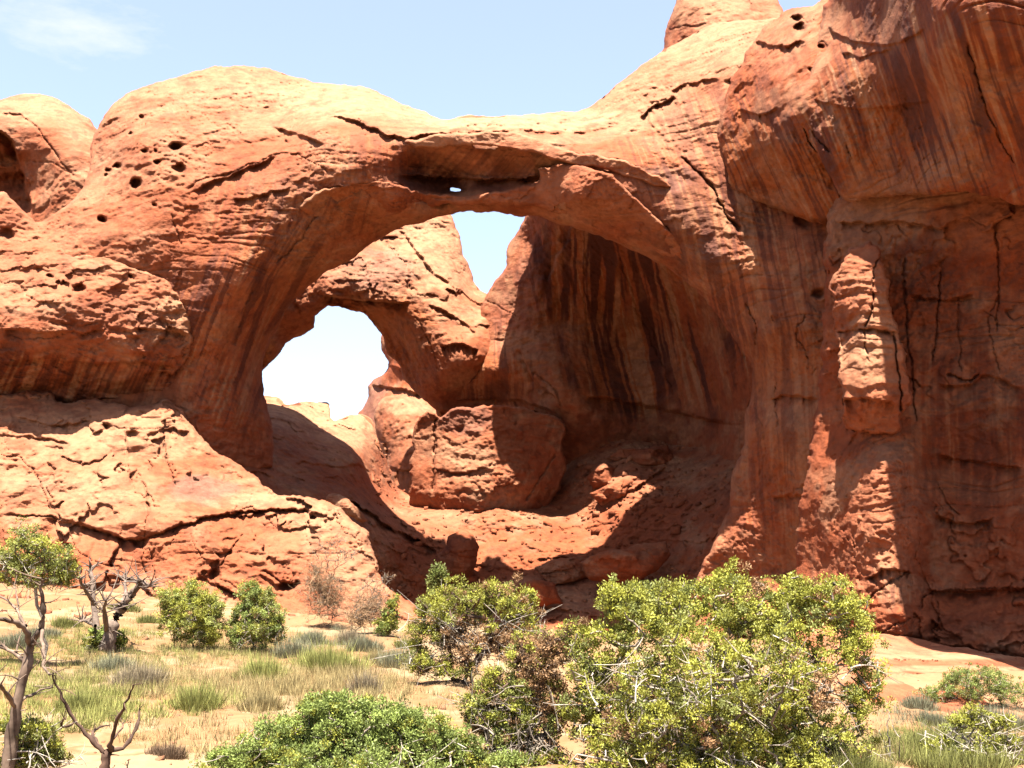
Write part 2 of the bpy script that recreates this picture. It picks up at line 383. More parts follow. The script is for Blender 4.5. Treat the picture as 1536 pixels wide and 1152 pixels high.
def emit(L, name, parent=None, region=None, exclude=(), mat=None, origin=None):
    """link a layer (or the piece of it inside a picture region) as ONE mesh object"""
    def pick(UV, q):
        if region is None and not exclude: return q
        c = UV[q].mean(1); m = np.ones(len(q), bool)
        if region is not None: m &= poly_sd(region, c[:, 0], c[:, 1]) > 0
        for e in exclude: m &= ~(poly_sd(e, c[:, 0], c[:, 1]) > 0)
        return q[m]
    qa = pick(L['UV'], L['q']); qb = pick(L['UVb'], L['qb'])
    V = np.concatenate([L['V'], L['Vb']]); C = np.concatenate([L['C'], np.repeat(L['base'][None], len(L['Vb']), 0)])
    q = np.concatenate([qa, qb+len(L['V'])])
    u, inv = np.unique(q, return_inverse=True)
    return mesh_obj(name, V[u], inv.reshape(q.shape), mat or M_ROCK, parent, C[u], origin=origin)

# ================================================================ FRONT ARCH
front_out = [(-250,660),(-250,300),(0,283),(27,307),(50,334),(62,333),(97,313),(125,280),(132,262),(137,223),(143,190),(167,160),(200,133),(260,117),(307,102),(350,99),(400,100),(433,112),(467,122),(512,127),(555,132),(595,152),(635,170),(669,178),(712,173),(762,174),(812,171),(845,167),(874,167),(895,152),(922,130),(955,103),(985,83),(1024,60),(1067,36),(1110,30),(1151,28),(1260,20),(1330,60),(1330,1000),(990,1000),
 (1040,880),(1060,833),(1087,780),(1097,740),(1100,700),(1113,677),(1117,637),(1120,613),(1130,577),(1127,547),(1121,534),(1091,494),(1057,447),(1024,417),(979,390),(942,372),(905,357),(865,342),(829,332),(792,323),(762,322),(739,318),(692,316),(682,319),(662,327),(619,335),(579,350),(555,367),(512,399),(477,417),(443,450),(430,464),(417,491),(400,521),(393,551),(397,607),(410,640),(410,720),(280,700),(150,660)]
front_ctl = [(-60,290,88),(0,290,88),(60,340,88),(137,230,92),(200,135,95),(350,100,97),(467,122,96),(560,133,93),(640,171,91),(712,174,90.5),(812,171,90),(874,168,90.5),(955,103,91),(1024,60,91),(1150,28,84),(1260,20,78),
 (200,200,89),(350,180,89),(250,280,85),(350,280,84.5),(430,200,87),(150,350,85),(70,380,85),(0,380,86),
 (470,180,86),(600,205,83),(640,198,83),(700,195,83),(770,198,82.5),(830,222,81.5),(940,240,79.5),(1000,270,78.5),
 (620,250,85.5),(680,255,85.5),(680,277,87.5),(760,258,84.8),(830,262,83.5),
 (500,290,83),(560,285,83),(610,300,83.5),(690,302,84.3),(760,300,83.5),(850,290,81.5),(900,300,80.5),
 (512,398,90),(579,350,88.5),(662,327,86.5),(692,317,86),(762,321,85.5),(829,331,84.5),(905,356,84),(979,389,83),(1024,416,82.5),(1057,446,82),(1091,493,82),(1125,550,81),(1117,640,81),(1097,740,82),(1060,833,82),
 (440,350,84),(380,430,84.5),(330,500,85.5),(300,570,86.5),(443,450,92),(417,491,93),(397,540,94),(397,600,94),(405,700,94),(360,620,89.5),(320,620,87.5),
 (300,380,83.5),(230,420,84.5),(150,450,86),(250,540,87.5),(100,600,89),(0,600,89),
 (950,300,79.5),(1000,350,79),(1050,400,78.5),(1080,440,79),(1000,200,81),(1040,130,83),(1000,110,87),(1100,100,80),(1100,250,76.5),(1150,330,75),(1150,500,75),(1180,650,74),(1150,780,77.5),(1100,860,81.5),(1250,500,71),(1280,850,72)]
front_ctl = [(u, v, Y-1.5-4.6*float(sstep(1250, 850, u))) for u, v, Y in front_ctl]
def over(pts):
    """control points given as offsets in front of (-) or behind (+) the arch's own face"""
    a = np.array(pts, float); y = tps(front_ctl, a[:, 0], a[:, 1]); return list(zip(a[:, 0], a[:, 1], y+a[:, 2]))
L_front = rock_layer(front_out, front_ctl, cut=(683,286,11,2.7), rnd=(9, 1.2), thick=([0,520,620,860,950,1100],[13,12,3.4,3.6,6.0,14]), tr=70, edge=2.2, seed=3, lump=(.5, .2), mid=.2, strata=(.13, .8), flute=(.10, .55), fine=.07, block=(.22, 2.6, .06, .8),
 cracks=[([(277,287),(300,270),(340,262),(400,237),(440,228),(480,250),(500,262)],3,.7),([(255,320),(265,345),(272,370)],2.2,.5),([(500,288),(540,275),(600,277),(612,292)],3.4,1.6),
  ([(600,246),(640,250),(700,262),(770,266),(830,258)],3,.6),([(860,283),(900,290),(930,302),(960,318),(1000,340),(1012,352)],2.3,1.0),([(1020,235),(1040,250),(1075,290),(1082,312),(1110,350)],3.4,1.7),
  ([(470,170),(500,165),(540,180),(600,212)],3,.5),([(300,150),(340,146),(400,128)],1.6,.35),([(380,430),(365,470),(350,520)],2.4,.6),([(410,395),(440,370),(470,330),(490,300)],2.6,.7),([(905,185),(930,190),(880,196),(840,197)],2.4,.5),
  ([(955,175),(975,160),(1000,145)],2.4,.6),([(1117,455),(1130,470),(1135,520)],3,.9),([(1165,560),(1160,600),(1170,640)],2,.5),([(1130,600),(1150,660),(1140,720)],2,.4),([(1210,470),(1190,500),(1215,540)],3,.6),([(560,350),(580,335),(610,325)],2,.4)],
 ledges=[([(460,165),(480,170),(530,178),(600,210),(640,200),(700,196),(770,198),(830,224),(880,232),(940,242),(990,272)],.9,16),([(490,282),(560,277),(615,292)],1.0,14),([(800,245),(850,255),(900,268),(935,292)],.8,14),([(955,178),(985,158),(1010,140)],1.0,20),
  ([(280,290),(330,268),(420,232)],.7,16),([(596,262),(640,264),(700,268),(770,268),(838,262)],1.8,7),([(1085,120),(1120,115),(1150,130)],.6,20),([(410,190),(450,200),(490,215)],.6,14),([(690,186),(750,184),(765,192)],.5,7),([(765,186),(800,198),(860,200),(905,192)],.5,9),
  ([(345,300),(380,295),(440,280)],.5,14),([(640,290),(700,298),(760,296)],.4,12),([(850,345),(900,350),(960,372)],.5,12),([(1000,140),(1040,120),(1080,118)],.5,15),([(1150,600),(1180,590),(1230,600)],.6,16),([(1150,745),(1200,740),(1240,760)],.6,16)],
 holes=[(263,220,9,1.6),(217,227,4,1.0),(233,226,3,.8),(236,242,4,.9),(268,253,8,1.3),(204,276,8,1.8),(213,176,4,.8),(196,200,2.5,.6),(153,330,5,1.4),(175,250,6,1.2),(163,256,4,1.2),(430,213,3,.6),(232,308,4,.6),(10,352,10,1.0),(160,262,3,1.0),(1205,330,12,.9),(1228,440,10,.9)],
 blobs=[(420,310,110,60,'v',.30),(330,330,80,50,'r',.6),(300,400,70,60,'r',.6),(400,240,90,35,'r',.4),(560,150,170,30,'p',.8),(720,180,200,14,'p',.9),(350,120,180,30,'p',.5),(860,178,90,16,'p',.8),(640,266,60,24,'v',.85),(628,240,18,26,'v',.7),(690,282,80,8,'v',.8),  # sunlit tops painted paler, shade of the slit recess painted dark
  (1060,60,120,50,'p',.5),(1050,330,90,60,'v',.6),(1000,240,90,50,'r',.6),(1000,270,50,22,'g',.6),(1060,380,40,30,'g',.5),(1180,480,50,60,'v',.45),(1190,560,70,60,'o',.5),(1180,680,50,60,'o',.6),(1140,760,50,80,'r',.7),(1210,650,40,60,'v',.4),(930,300,50,40,'s',.6),(940,350,50,25,'r',.5),
  (60,350,90,25,'s',.5),(500,330,60,30,'o',.4),(440,420,50,60,'o',.4),(700,235,110,22,'s',.4),(560,195,70,18,'r',.5),(560,240,60,30,'r',.7),(150,600,180,60,'r',.6),(270,460,40,60,'v',.3)],
 streaks=[(340,500,90,130,-.38,11,.9),(430,400,70,110,-.6,12,.7),(520,300,80,50,-.3,9,.5),(740,245,130,30,-.9,9,.55),(100,585,190,45,-.3,10,.7),(560,235,90,40,0,9,.45),(1060,240,120,110,.35,10,.6),(1130,380,110,140,.2,10,.7),(1180,700,90,180,.05,11,.5),(400,330,90,60,-.2,10,.35)])
L_rib = rock_layer([(445,304),(490,281),(540,274),(577,272),(607,280),(618,291),(690,291),(745,288),(790,280),(814,267),(806,251),(850,245),(885,250),(932,268),(948,292),(992,330),(1016,354),(1040,400),(1000,385),(950,358),(905,334),(860,324),(800,310),(740,306),(690,305),(640,309),(600,320),(560,334),(510,334),(460,326)],
 over([(490,284,-.5),(577,275,-.9),(618,292,-.9),(690,292,-1.0),(745,290,-1.0),(790,281,-.9),(850,248,-.6),(932,270,-.6),(992,332,-.5),(600,296,-1.0),(870,290,-.9),(800,296,-.8),(690,303,-.2),(560,330,.2),(860,322,.1),(950,356,.2),(1030,395,.3),(460,322,.3),(640,308,-.1)]), rnd=(5,.4), thick=1.2, tr=30, edge=3, seed=6, step=1.2, lump=(.3,.4), mid=.2, strata=(.10,1.2), block=(.4,2.0,.2,.7), blobs=[(500,310,60,30,'o',.4),(930,310,50,40,'s',.6),(760,298,60,10,'s',.5)])
L_rib2 = rock_layer([(600,214),(640,203),(700,199),(770,197),(806,206),(838,222),(890,231),(945,242),(1000,270),(1010,284),(985,280),(940,263),(890,251),(840,243),(800,228),(740,220),(680,218),(630,222)],
 over([(640,205,-.5),(770,199,-.6),(838,224,-.7),(945,244,-.6),(1000,274,-.4),(700,212,-.9),(820,230,-.9),(900,244,-.9),(600,214,-.2),(1008,282,.1),(680,217,-.3),(890,250,-.3)]), rnd=(4,.4), thick=1.2, tr=30, edge=2.6, seed=8, step=1.2, lump=(.25,.4), mid=.16, strata=(.08,1.2), blobs=[(760,205,120,8,'p',.7),(900,240,60,8,'p',.5)])
arch = empty('sandstone_arch', P(700, 700, 84), 'great red sandstone arch in front, its rounded dome and thin span framing the large opening', 'arch')
R_dome = [(-200,-50),(470,-50),(470,165),(480,250),(440,330),(380,430),(300,570),(280,760),(-200,760)]
R_leg = [(470,250),(480,250),(440,330),(380,430),(300,570),(280,760),(460,760),(460,520),(520,395),(560,360),(575,345),(560,300),(500,283)]
R_span = [(470,-50),(880,-50),(880,150),(905,186),(930,200),(940,240),(900,290),(850,345),(850,420),(560,420),(520,395),(560,360),(575,345),(560,300),(500,283),(480,250),(470,165)]
R_haunch = [(880,-50),(1400,-50),(1400,330),(1130,330),(1130,420),(1140,570),(1000,570),(850,480),(850,345),(900,290),(940,240),(930,200),(905,186),(880,150)]
emit(L_front, 'dome', arch, R_dome); emit(L_front, 'leg', arch, R_leg, [R_dome]); emit(L_front, 'span', arch, R_span, [R_dome, R_leg])
R_foot = [(1000,570),(1140,570),(1130,420),(1130,330),(1400,330),(1400,1100),(900,1100)]
emit(L_front, 'leg', arch, R_foot, [R_dome, R_leg, R_span]); emit(L_front, 'haunch', arch, None, [R_dome, R_leg, R_span, R_foot])
emit(L_rib, 'lower_rib', arch); emit(L_rib2, 'upper_rib', arch)
# bulging ledge on the left shoulder
L = rock_layer([(-250,372),(0,362),(67,366),(110,383),(160,386),(207,403),(240,417),(263,437),(280,460),(291,485),(290,520),(276,545),(262,565),(265,590),(235,600),(180,596),(100,606),(0,596),(-250,596)],
 over([(-60,372,-.2),(60,370,-.2),(160,388,-.2),(260,440,-.3),(80,440,-3.2),(190,460,-3.0),(0,440,-3),(262,490,-1.6),(50,520,-4.8),(200,520,-4.6),(50,545,-4.0),(200,548,-3.4),(50,592,-.4),(200,592,-.4),(262,560,-.9),(-60,520,-4.8)]), rnd=(6,.5), thick=6, tr=60, edge=4, seed=17, lump=(.6,.3), mid=.4, block=(.6,2.2,.15,.7), strata=(.16,1.0), fine=.07,
 cracks=[([(60,480),(100,490),(150,485)],2,.4),([(10,500),(40,510),(90,505)],2,.4),([(240,440),(235,470),(250,500)],1.8,.4)], ledges=[([(0,545),(60,535),(130,545),(200,540),(270,550)],.8,14),([(0,490),(70,500),(160,495)],.5,12),([(200,490),(250,495),(285,505)],.5,12),([(215,560),(240,555),(268,566)],.8,10)],
 holes=[(118,432,8,1.2),(75,414,4,.8),(195,413,4,.8),(97,424,3,.7)], blobs=[(80,400,140,30,'s',.5),(90,520,160,40,'r',.6),(20,560,20,60,'v',.6),(150,570,120,30,'r',.7),(240,500,40,40,'v',.3),(160,470,120,24,'v',.28)], streaks=[(130,570,170,45,-.45,9,.8)])
emit(L, 'shoulder_ledge', arch)
# pedestal under the left leg
L = rock_layer([(-250,590),(0,586),(60,585),(100,604),(150,600),(220,612),(250,598),(270,606),(283,640),(330,680),(390,722),(402,736),(440,744),(500,752),(545,790),(560,840),(575,880),(620,905),(650,940),(600,975),(300,985),(-250,985)],
 [(-60,600,80.5),(0,600,80.5),(100,610,80.0),(250,612,79.5),(330,685,78.0),(400,738,76.0),(500,755,74.5),(0,700,74.5),(150,700,74.5),(300,760,72.5),(430,760,73.0),(0,780,71.0),(200,790,70.5),(300,770,71.5),(450,765,72.5),(200,830,70.5),(400,850,69.0),(520,850,69.0),(600,905,68.5),(0,900,68.5),(200,920,67.0),(500,940,66.0)],
 rnd=(10,1.0), thick=9, tr=70, edge=4, seed=23, lump=(.55,.25), mid=.25, strata=(.12,.7), fine=.06, block=(1.2,2.7,.35,1.3),
 cracks=[([(0,772),(70,775),(110,785),(160,800),(215,815),(240,800),(280,785),(330,775),(400,765),(470,768)],3.2,1.1),([(187,640),(192,700),(200,730)],2.6,.7),([(245,650),(250,690),(265,730)],2.4,.7),([(215,720),(225,760),(215,810)],2.4,.7),([(365,800),(330,850),(318,865)],1.8,.8),([(318,865),(335,885),(350,890)],2.8,.9),([(395,855),(430,880),(450,870)],3.4,1.1),([(225,820),(235,870),(230,905)],2,.5),([(285,800),(300,835),(310,840)],1.6,.5),([(455,765),(460,810),(470,820)],1.5,.4),([(400,775),(420,800)],1.4,.4),([(215,810),(212,850),(240,900)],2.2,.6),([(100,800),(130,840),(170,850)],2,.6),([(0,680),(40,690),(70,740),(75,770)],2.2,.6),([(140,630),(190,645),(260,640)],1.8,.5),([(430,875),(445,860),(420,850)],2,.7)],
 ledges=[([(70,778),(130,790),(180,805),(215,812)],.9,14),([(230,800),(290,782),(330,770),(400,762),(470,765)],.9,13),([(0,650),(60,655),(110,665)],.5,12),([(20,622),(80,640),(140,630)],.6,12),([(215,650),(250,640),(290,650)],.5,12),([(160,860),(210,870),(240,905)],.6,12),([(300,860),(330,878),(360,895)],.6,10),([(390,860),(420,880),(450,868)],.7,8)],
 holes=[(160,640,8,1.0),(197,652,9,.8),(430,878,12,1.2),(210,815,10,.9),(322,862,8,.8)],
 blobs=[(310,735,60,18,'g',.6),(60,735,40,20,'g',.35),(400,840,140,50,'r',.45),(450,880,130,50,'r',.4),(150,650,150,40,'p',.6),(150,760,120,40,'p',.3),(60,850,90,60,'r',.5),(440,830,60,30,'p',.2),(380,750,60,12,'p',.6)], base=SALMON*.8+RED*.2)
emit(L, 'pedestal', arch)

# ================================================================ RIGHT CLIFF
cliff = empty('cliff', P(1400, 955, 57), 'dark red cliff on the right with a huge overhanging brow above cracked blocks', 'cliff')
L = rock_layer([(1244,-10),(1224,7),(1184,10),(1157,30),(1124,67),(1091,133),(1082,167),(1076,207),(1084,235),(1097,290),(1130,304),(1157,310),(1210,334),(1240,335),(1256,322),(1310,300),(1330,100),(1300,-40)],
 [(1184,12,72.5),(1100,120,73.5),(1080,200,73.5),(1150,120,68.5),(1220,60,66.0),(1200,180,64.0),(1280,150,61.0)]+over([(1096,285,-.4),(1130,303,-.6),(1157,309,-1.0),(1210,332,-2.0),(1250,322,-3.2),(1130,230,-3.2),(1180,270,-3.6)]), rnd=(12,1.2), thick=14, tr=80, edge=3, seed=31, lump=(.7,.2), mid=.3, strata=(.1,.6), flute=(.16,.6),
 cracks=[([(1205,190),(1215,215),(1250,240),(1262,300)],3,1.0),([(1195,20),(1215,40),(1225,20)],2,.5)], ledges=[([(1130,60),(1170,70),(1210,60)],.8,18),([(1110,165),(1140,175),(1165,160)],.6,16)], holes=[(1194,28,7,1.4),(1200,42,8,1.5),(1232,70,5,1.0),(1219,105,5,.8)],
 base=RED*1.05, blobs=[(1170,60,60,50,'s',.55),(1150,170,60,50,'r',.6),(1150,250,80,60,'o',.6),(1220,300,50,40,'o',.6)], streaks=[(1170,230,110,110,.45,10,.8)])
emit(L, 'bulge', cliff)
L = rock_layer([(1232,20),(1250,-20),(1300,-70),(1830,-70),(1830,330),(1536,312),(1480,292),(1440,287),(1380,292),(1330,294),(1290,304),(1262,296),(1235,246),(1207,195),(1204,150),(1217,80)],
 [(1240,20,66),(1300,-40,58),(1400,-40,46.5),(1536,-40,42.5),(1600,-40,41.5),(1800,-40,39),(1250,100,61.5),(1215,170,63),(1300,150,58),(1360,150,55.2),(1350,285,58.8),(1400,90,48),(1536,90,44.5),(1600,90,43.5),(1800,90,41),(1265,280,62),(1320,285,60.5),(1400,278,54.5),(1480,278,51.5),(1536,295,50),(1600,300,49),(1800,300,46.5)], rnd=(10,1.1), thick=22, tr=140, edge=3, seed=37, lump=(.6,.16), mid=.22, strata=(.05,.5), fine=.05, flute=(.16,.5),
 cracks=[([(1450,60),(1475,150),(1500,210),(1525,250)],3,.7),([(1205,180),(1225,205),(1245,230)],2.5,.8),([(1270,215),(1277,240)],1.4,.5)], ledges=[([(1220,150),(1300,165),(1400,150)],.4,30),([(1240,40),(1270,60),(1340,70),(1390,40)],.6,20),([(1260,80),(1300,85),(1340,70)],.5,16)],
 holes=[(1234,70,6,1.2)], base=RED*.95, blobs=[(1300,40,80,50,'s',.5),(1330,20,60,40,'v',.4),(1400,150,140,80,'o',.5),(1290,110,60,40,'v',.35),(1430,250,60,30,'p',.45),(1300,250,60,30,'o',.5),(1500,60,80,80,'v',.4)], streaks=[(1400,170,210,160,.32,12,.95),(1300,220,90,90,.45,10,.6)])  # varnish colour here also darkens the brow in place of shade
emit(L, 'overhanging_brow', cliff)
L = rock_layer([(1236,300),(1300,270),(1830,230),(1830,1020),(1536,990),(1440,980),(1370,960),(1310,955),(1200,945),(1190,800),(1222,640),(1236,500)],
 [(1245,350,65.5),(1245,500,64.5),(1240,650,66),(1230,850,65),(1300,420,64),(1300,700,59.6),(1345,690,58.8),(1300,800,58.4),(1345,770,58),(1330,850,57.2),(1330,940,56.5),(1400,320,60),(1400,500,62),(1400,700,61.5),(1400,850,60),(1400,950,58),(1536,350,57),(1536,600,58),(1536,800,57),(1536,980,55),(1600,300,55),(1600,980,54),(1800,300,53),(1800,980,51),(1800,600,53)], rnd=(14,1.6), thick=14, tr=80, edge=4, seed=46, lump=(.45,.25), mid=.28, strata=(.14,.6), fine=.06, block=(.65,3.0,.35,1.9), flute=(.12,.5),
 cracks=[([(1356,380),(1358,435),(1360,500),(1368,560),(1372,640)],2.6,.9),([(1412,400),(1408,450),(1405,500),(1398,548)],2.6,.9),([(1439,440),(1437,460),(1440,560)],2,.6),([(1365,452),(1385,446),(1412,450)],2,.5),([(1420,560),(1450,575),(1470,560)],3.4,1.0),([(1404,720),(1418,750),(1440,775)],2.4,.6),([(1300,900),(1340,870),(1365,855)],2.4,.9),([(1320,950),(1345,935),(1380,925)],2,.6),([(1380,920),(1385,890),(1440,885),(1536,880)],3,1.0),([(1490,330),(1500,400),(1495,500)],2.6,.7),([(1405,900),(1410,930),(1395,950)],2.4,.7),([(1500,440),(1480,480),(1500,560)],2.2,.5)],
 ledges=[([(1380,885),(1440,888),(1540,880),(1600,880)],1.0,14),([(1400,574),(1450,580),(1480,556),(1536,585)],.5,16),([(1400,772),(1440,786),(1490,776)],.7,18),([(1250,330),(1300,335),(1360,330),(1420,345)],.8,16),([(1360,440),(1410,450),(1460,440)],.6,12),([(1300,868),(1330,850),(1370,858)],.8,12),([(1400,680),(1450,690),(1536,700)],.6,18)],
 base=RED*.92, blobs=[(1470,340,60,40,'s',.5),(1390,400,60,60,'v',.4),(1480,600,90,80,'v',.4),(1420,480,50,50,'s',.3),(1330,760,50,120,'s',.7),(1470,820,90,60,'r',.6),(1500,480,60,70,'v',.35),(1445,935,40,14,'v',.6),(1450,945,100,40,'r',.5),(1300,350,50,30,'v',.45),(1320,920,60,30,'r',.6)], streaks=[(1460,650,130,140,.0,12,.4),(1345,890,30,18,0,6,.7)])
emit(L, 'buttress', cliff)
L = rock_layer([(1246,430),(1260,398),(1276,372),(1302,364),(1322,380),(1334,440),(1344,490),(1362,550),(1366,600),(1352,628),(1354,642),(1338,656),(1300,652),(1272,640),(1262,600),(1254,500)],
 [(1300,420,59.2),(1325,430,59.0),(1300,490,58.6),(1335,490,58.4),(1310,560,58),(1310,600,58),(1258,500,61.5),(1356,560,58.4),(1352,610,58.4),(1300,370,61),(1310,645,60)], rnd=(5,.7), thick=6, tr=40, edge=5, smooth_it=0, seed=44, lump=(.35,.3), mid=.2, strata=(.14,1.0), fine=.05, block=(.28,2.6,.12,.8),
 cracks=[([(1318,385),(1306,430),(1311,455),(1298,492)],2,1.2),([(1255,497),(1300,492),(1345,500)],2.2,.7),([(1296,495),(1303,545)],1.6,.8),([(1340,500),(1345,540),(1350,560),(1352,625)],2.6,1.4)],
 ledges=[([(1262,602),(1290,594),(1345,606)],.7,18),([(1256,496),(1300,491),(1346,500)],.5,7)], base=SALMON, blobs=[(1300,540,50,40,'p',.5)])
emit(L, 'pillar', cliff)
# ================================================================ INNER BOWL AND BACK ARCH
back = empty('sandstone_arch', P(560, 610, 117), 'smaller sunlit back arch seen through the great opening, white sky under it', 'arch')
L = rock_layer([(330,660),(330,300),(520,285),(600,280),(660,292),(679,325),(692,367),(702,397),(712,423),(722,437),(745,448),(770,520),(760,600),(700,625),(655,614),(643,607),(623,590),(607,570),(597,543),(583,533),(573,503),(560,487),(543,468),(517,460),(493,457),(473,473),(472,493),(440,508),(427,517),(417,533),(392,557),(385,600),(380,660)],
 [(600,300,125),(650,310,124),(679,330,123),(712,425,121),(735,450,118),(400,320,122),(560,380,117),(620,400,116),(680,430,116),(497,445,114),(550,450,114),(610,454,114),(470,440,114.5),(440,480,115),(410,520,116),(517,460,118),(560,487,119.5),(583,533,120),(607,570,119),(640,605,116.5),(473,480,117),(427,517,118),(395,555,119),(640,500,113),(660,560,113),(700,500,112.5),(720,535,111.5),(690,548,111.5),(690,606,117),(740,606,117),(700,660,111)], rnd=(4,.6), thick=7, tr=60, edge=2.0, smooth_it=0, seed=53, lump=(.6,.2), mid=.25, strata=(.12,.6), fine=.06, block=(.7,4.0,.2,1.0),
 cracks=[([(512,410),(540,416),(570,410)],1.6,.5),([(515,422),(550,420),(600,425)],1.5,.4),([(590,370),(610,400),(620,440)],1.8,.5),([(620,470),(640,500),(660,560)],1.8,.6),([(575,360),(600,390),(640,410)],1.6,.4)],
 ledges=[([(480,441),(497,445),(540,449),(590,451),(616,455)],2.0,12),([(608,450),(618,464),(632,490),(650,540),(662,590)],-1.0,-14),([(600,340),(640,400),(700,440)],.6,16),([(660,520),(690,515),(720,525)],1.0,12),([(640,455),(680,470),(715,500)],.6,12)],
 blobs=[(650,380,60,60,'p',.7),(560,410,70,30,'g',.45),(690,520,40,30,'s',.5),(600,500,50,60,'o',.45),(560,470,50,20,'o',.4),(740,520,40,60,'r',.8),(640,580,40,40,'r',.5)], streaks=[(625,540,45,70,.45,8,.4)])
emit(L, 'arch_body', back)
alcove = empty('alcove_wall', P(950, 690, 105), 'shaded concave alcove wall with dark vertical water streaks behind the right side of the great opening', 'rock wall')
L = rock_layer([(735,434),(745,420),(759,403),(760,377),(775,347),(789,328),(800,290),(1000,280),(1200,420),(1200,740),(1000,740),(850,740),(780,780),(680,740),(664,660),(655,612),(648,606),(690,580),(726,548),(720,520),(716,480),(722,452)],
 [(740,440,114),(775,350,114),(790,400,111),(760,480,112.5),(720,520,113.5),(680,597,117),(740,598,116),(720,552,112),(760,560,109.5),(840,600,106.5),(850,450,109.5),(900,500,110),(950,500,110),(1000,500,107),(1050,520,102),(1100,560,95),(1125,620,93),(900,595,108),(1000,612,107.5),(1060,630,103),(1000,680,109),(900,660,109.5),(1100,700,97),(900,360,101),(1000,400,98),(820,340,107),(1000,300,92),(860,300,100)], rnd=(7,1.2), thick=18, tr=100, edge=2.6, seed=59, lump=(.7,.16), mid=.2, strata=(.08,.6), fine=.05, flute=(.28,.45),
 cracks=[([(880,370),(875,440),(885,520)],2.6,.7),([(930,380),(950,450),(990,540)],2.4,.7),([(1000,430),(1020,500),(1050,560)],2.4,.8),([(970,470),(1000,560),(1010,600)],2,.6),([(800,560),(830,580),(845,610)],2.4,.8),([(880,595),(940,602),(1000,612),(1110,640)],2.4,.6),([(725,450),(755,462),(775,475)],2,.6)],
 ledges=[([(655,606),(700,600),(760,596),(810,606),(848,632)],1.4,10),([(870,592),(940,602),(1000,614),(1110,640)],1.2,16),([(860,340),(830,400),(820,430)],.8,18),([(780,520),(800,570),(840,600)],.9,14)],
 base=RED*.6+SALMON*.45, blobs=[(800,360,40,40,'s',.5),(790,440,60,50,'g',.3),(920,560,80,50,'o',.6),(980,600,90,30,'s',.3),(950,640,120,30,'v',.5),(760,560,60,30,'o',.4),(740,590,60,16,'v',.5),(840,520,50,80,'r',.5)], streaks=[(960,470,170,160,.22,15,1.25),(880,430,70,120,0,13,1.2),(740,550,90,60,0,9,.7)])
emit(L, 'hollow_face', alcove)
L = rock_layer([(728,312),(722,270),(735,215),(800,196),(900,190),(1000,140),(1180,120),(1180,420),(1060,420),(980,370),(900,338),(840,322)], [(730,260,95.5),(800,260,95.5),(850,260,96.5),(950,260,98.7),(1050,260,97),(1100,260,92),(800,200,97),(1000,150,97),(980,380,97)], rnd=(10,2), thick=10, tr=40, edge=2, seed=63, step=4, base=RED)
emit(L, 'roof', alcove)
L = rock_layer([(620,650),(626,626),(640,614),(652,616),(660,622),(672,614),(700,611),(732,607),(790,612),(832,626),(850,640),(844,668),(846,700),(838,740),(815,770),(790,790),(735,810),(690,810),(640,800),(612,770)],
 [(640,680,106.5),(632,640,107),(655,630,105.5),(690,640,104.5),(730,650,104),(690,735,102.8),(735,740,102.8),(700,775,103.2),(700,805,105),(800,660,104.5),(770,730,103),(640,745,105.5),(630,790,110),(840,660,106),(830,760,108)], rnd=(4,.6), thick=6, tr=60, edge=4, smooth_it=0, seed=61, lump=(.5,.25), mid=.22, strata=(.08,.9), fine=.06, block=(.7,4.0,.15,.9), cracks=[([(655,625),(652,680),(648,740)],3.4,1.3),([(652,704),(690,712),(730,702),(742,690)],2,.6),([(835,680),(810,720),(788,752)],3,1.0)], ledges=[([(652,702),(690,710),(735,700)],.5,9)], holes=[(690,645,7,.5)], base=SALMON*.97, blobs=[(700,630,40,20,'g',.4),(690,720,50,40,'r',.5),(790,680,60,60,'r',.6)], streaks=[])
emit(L, 'boulder_block', None, origin=None); ob = bpy.data.objects['boulder_block']; ob.name = 'boulder'; tag(ob, 'house sized block of sandstone, half sunlit, at the back of the bowl', 'boulder')
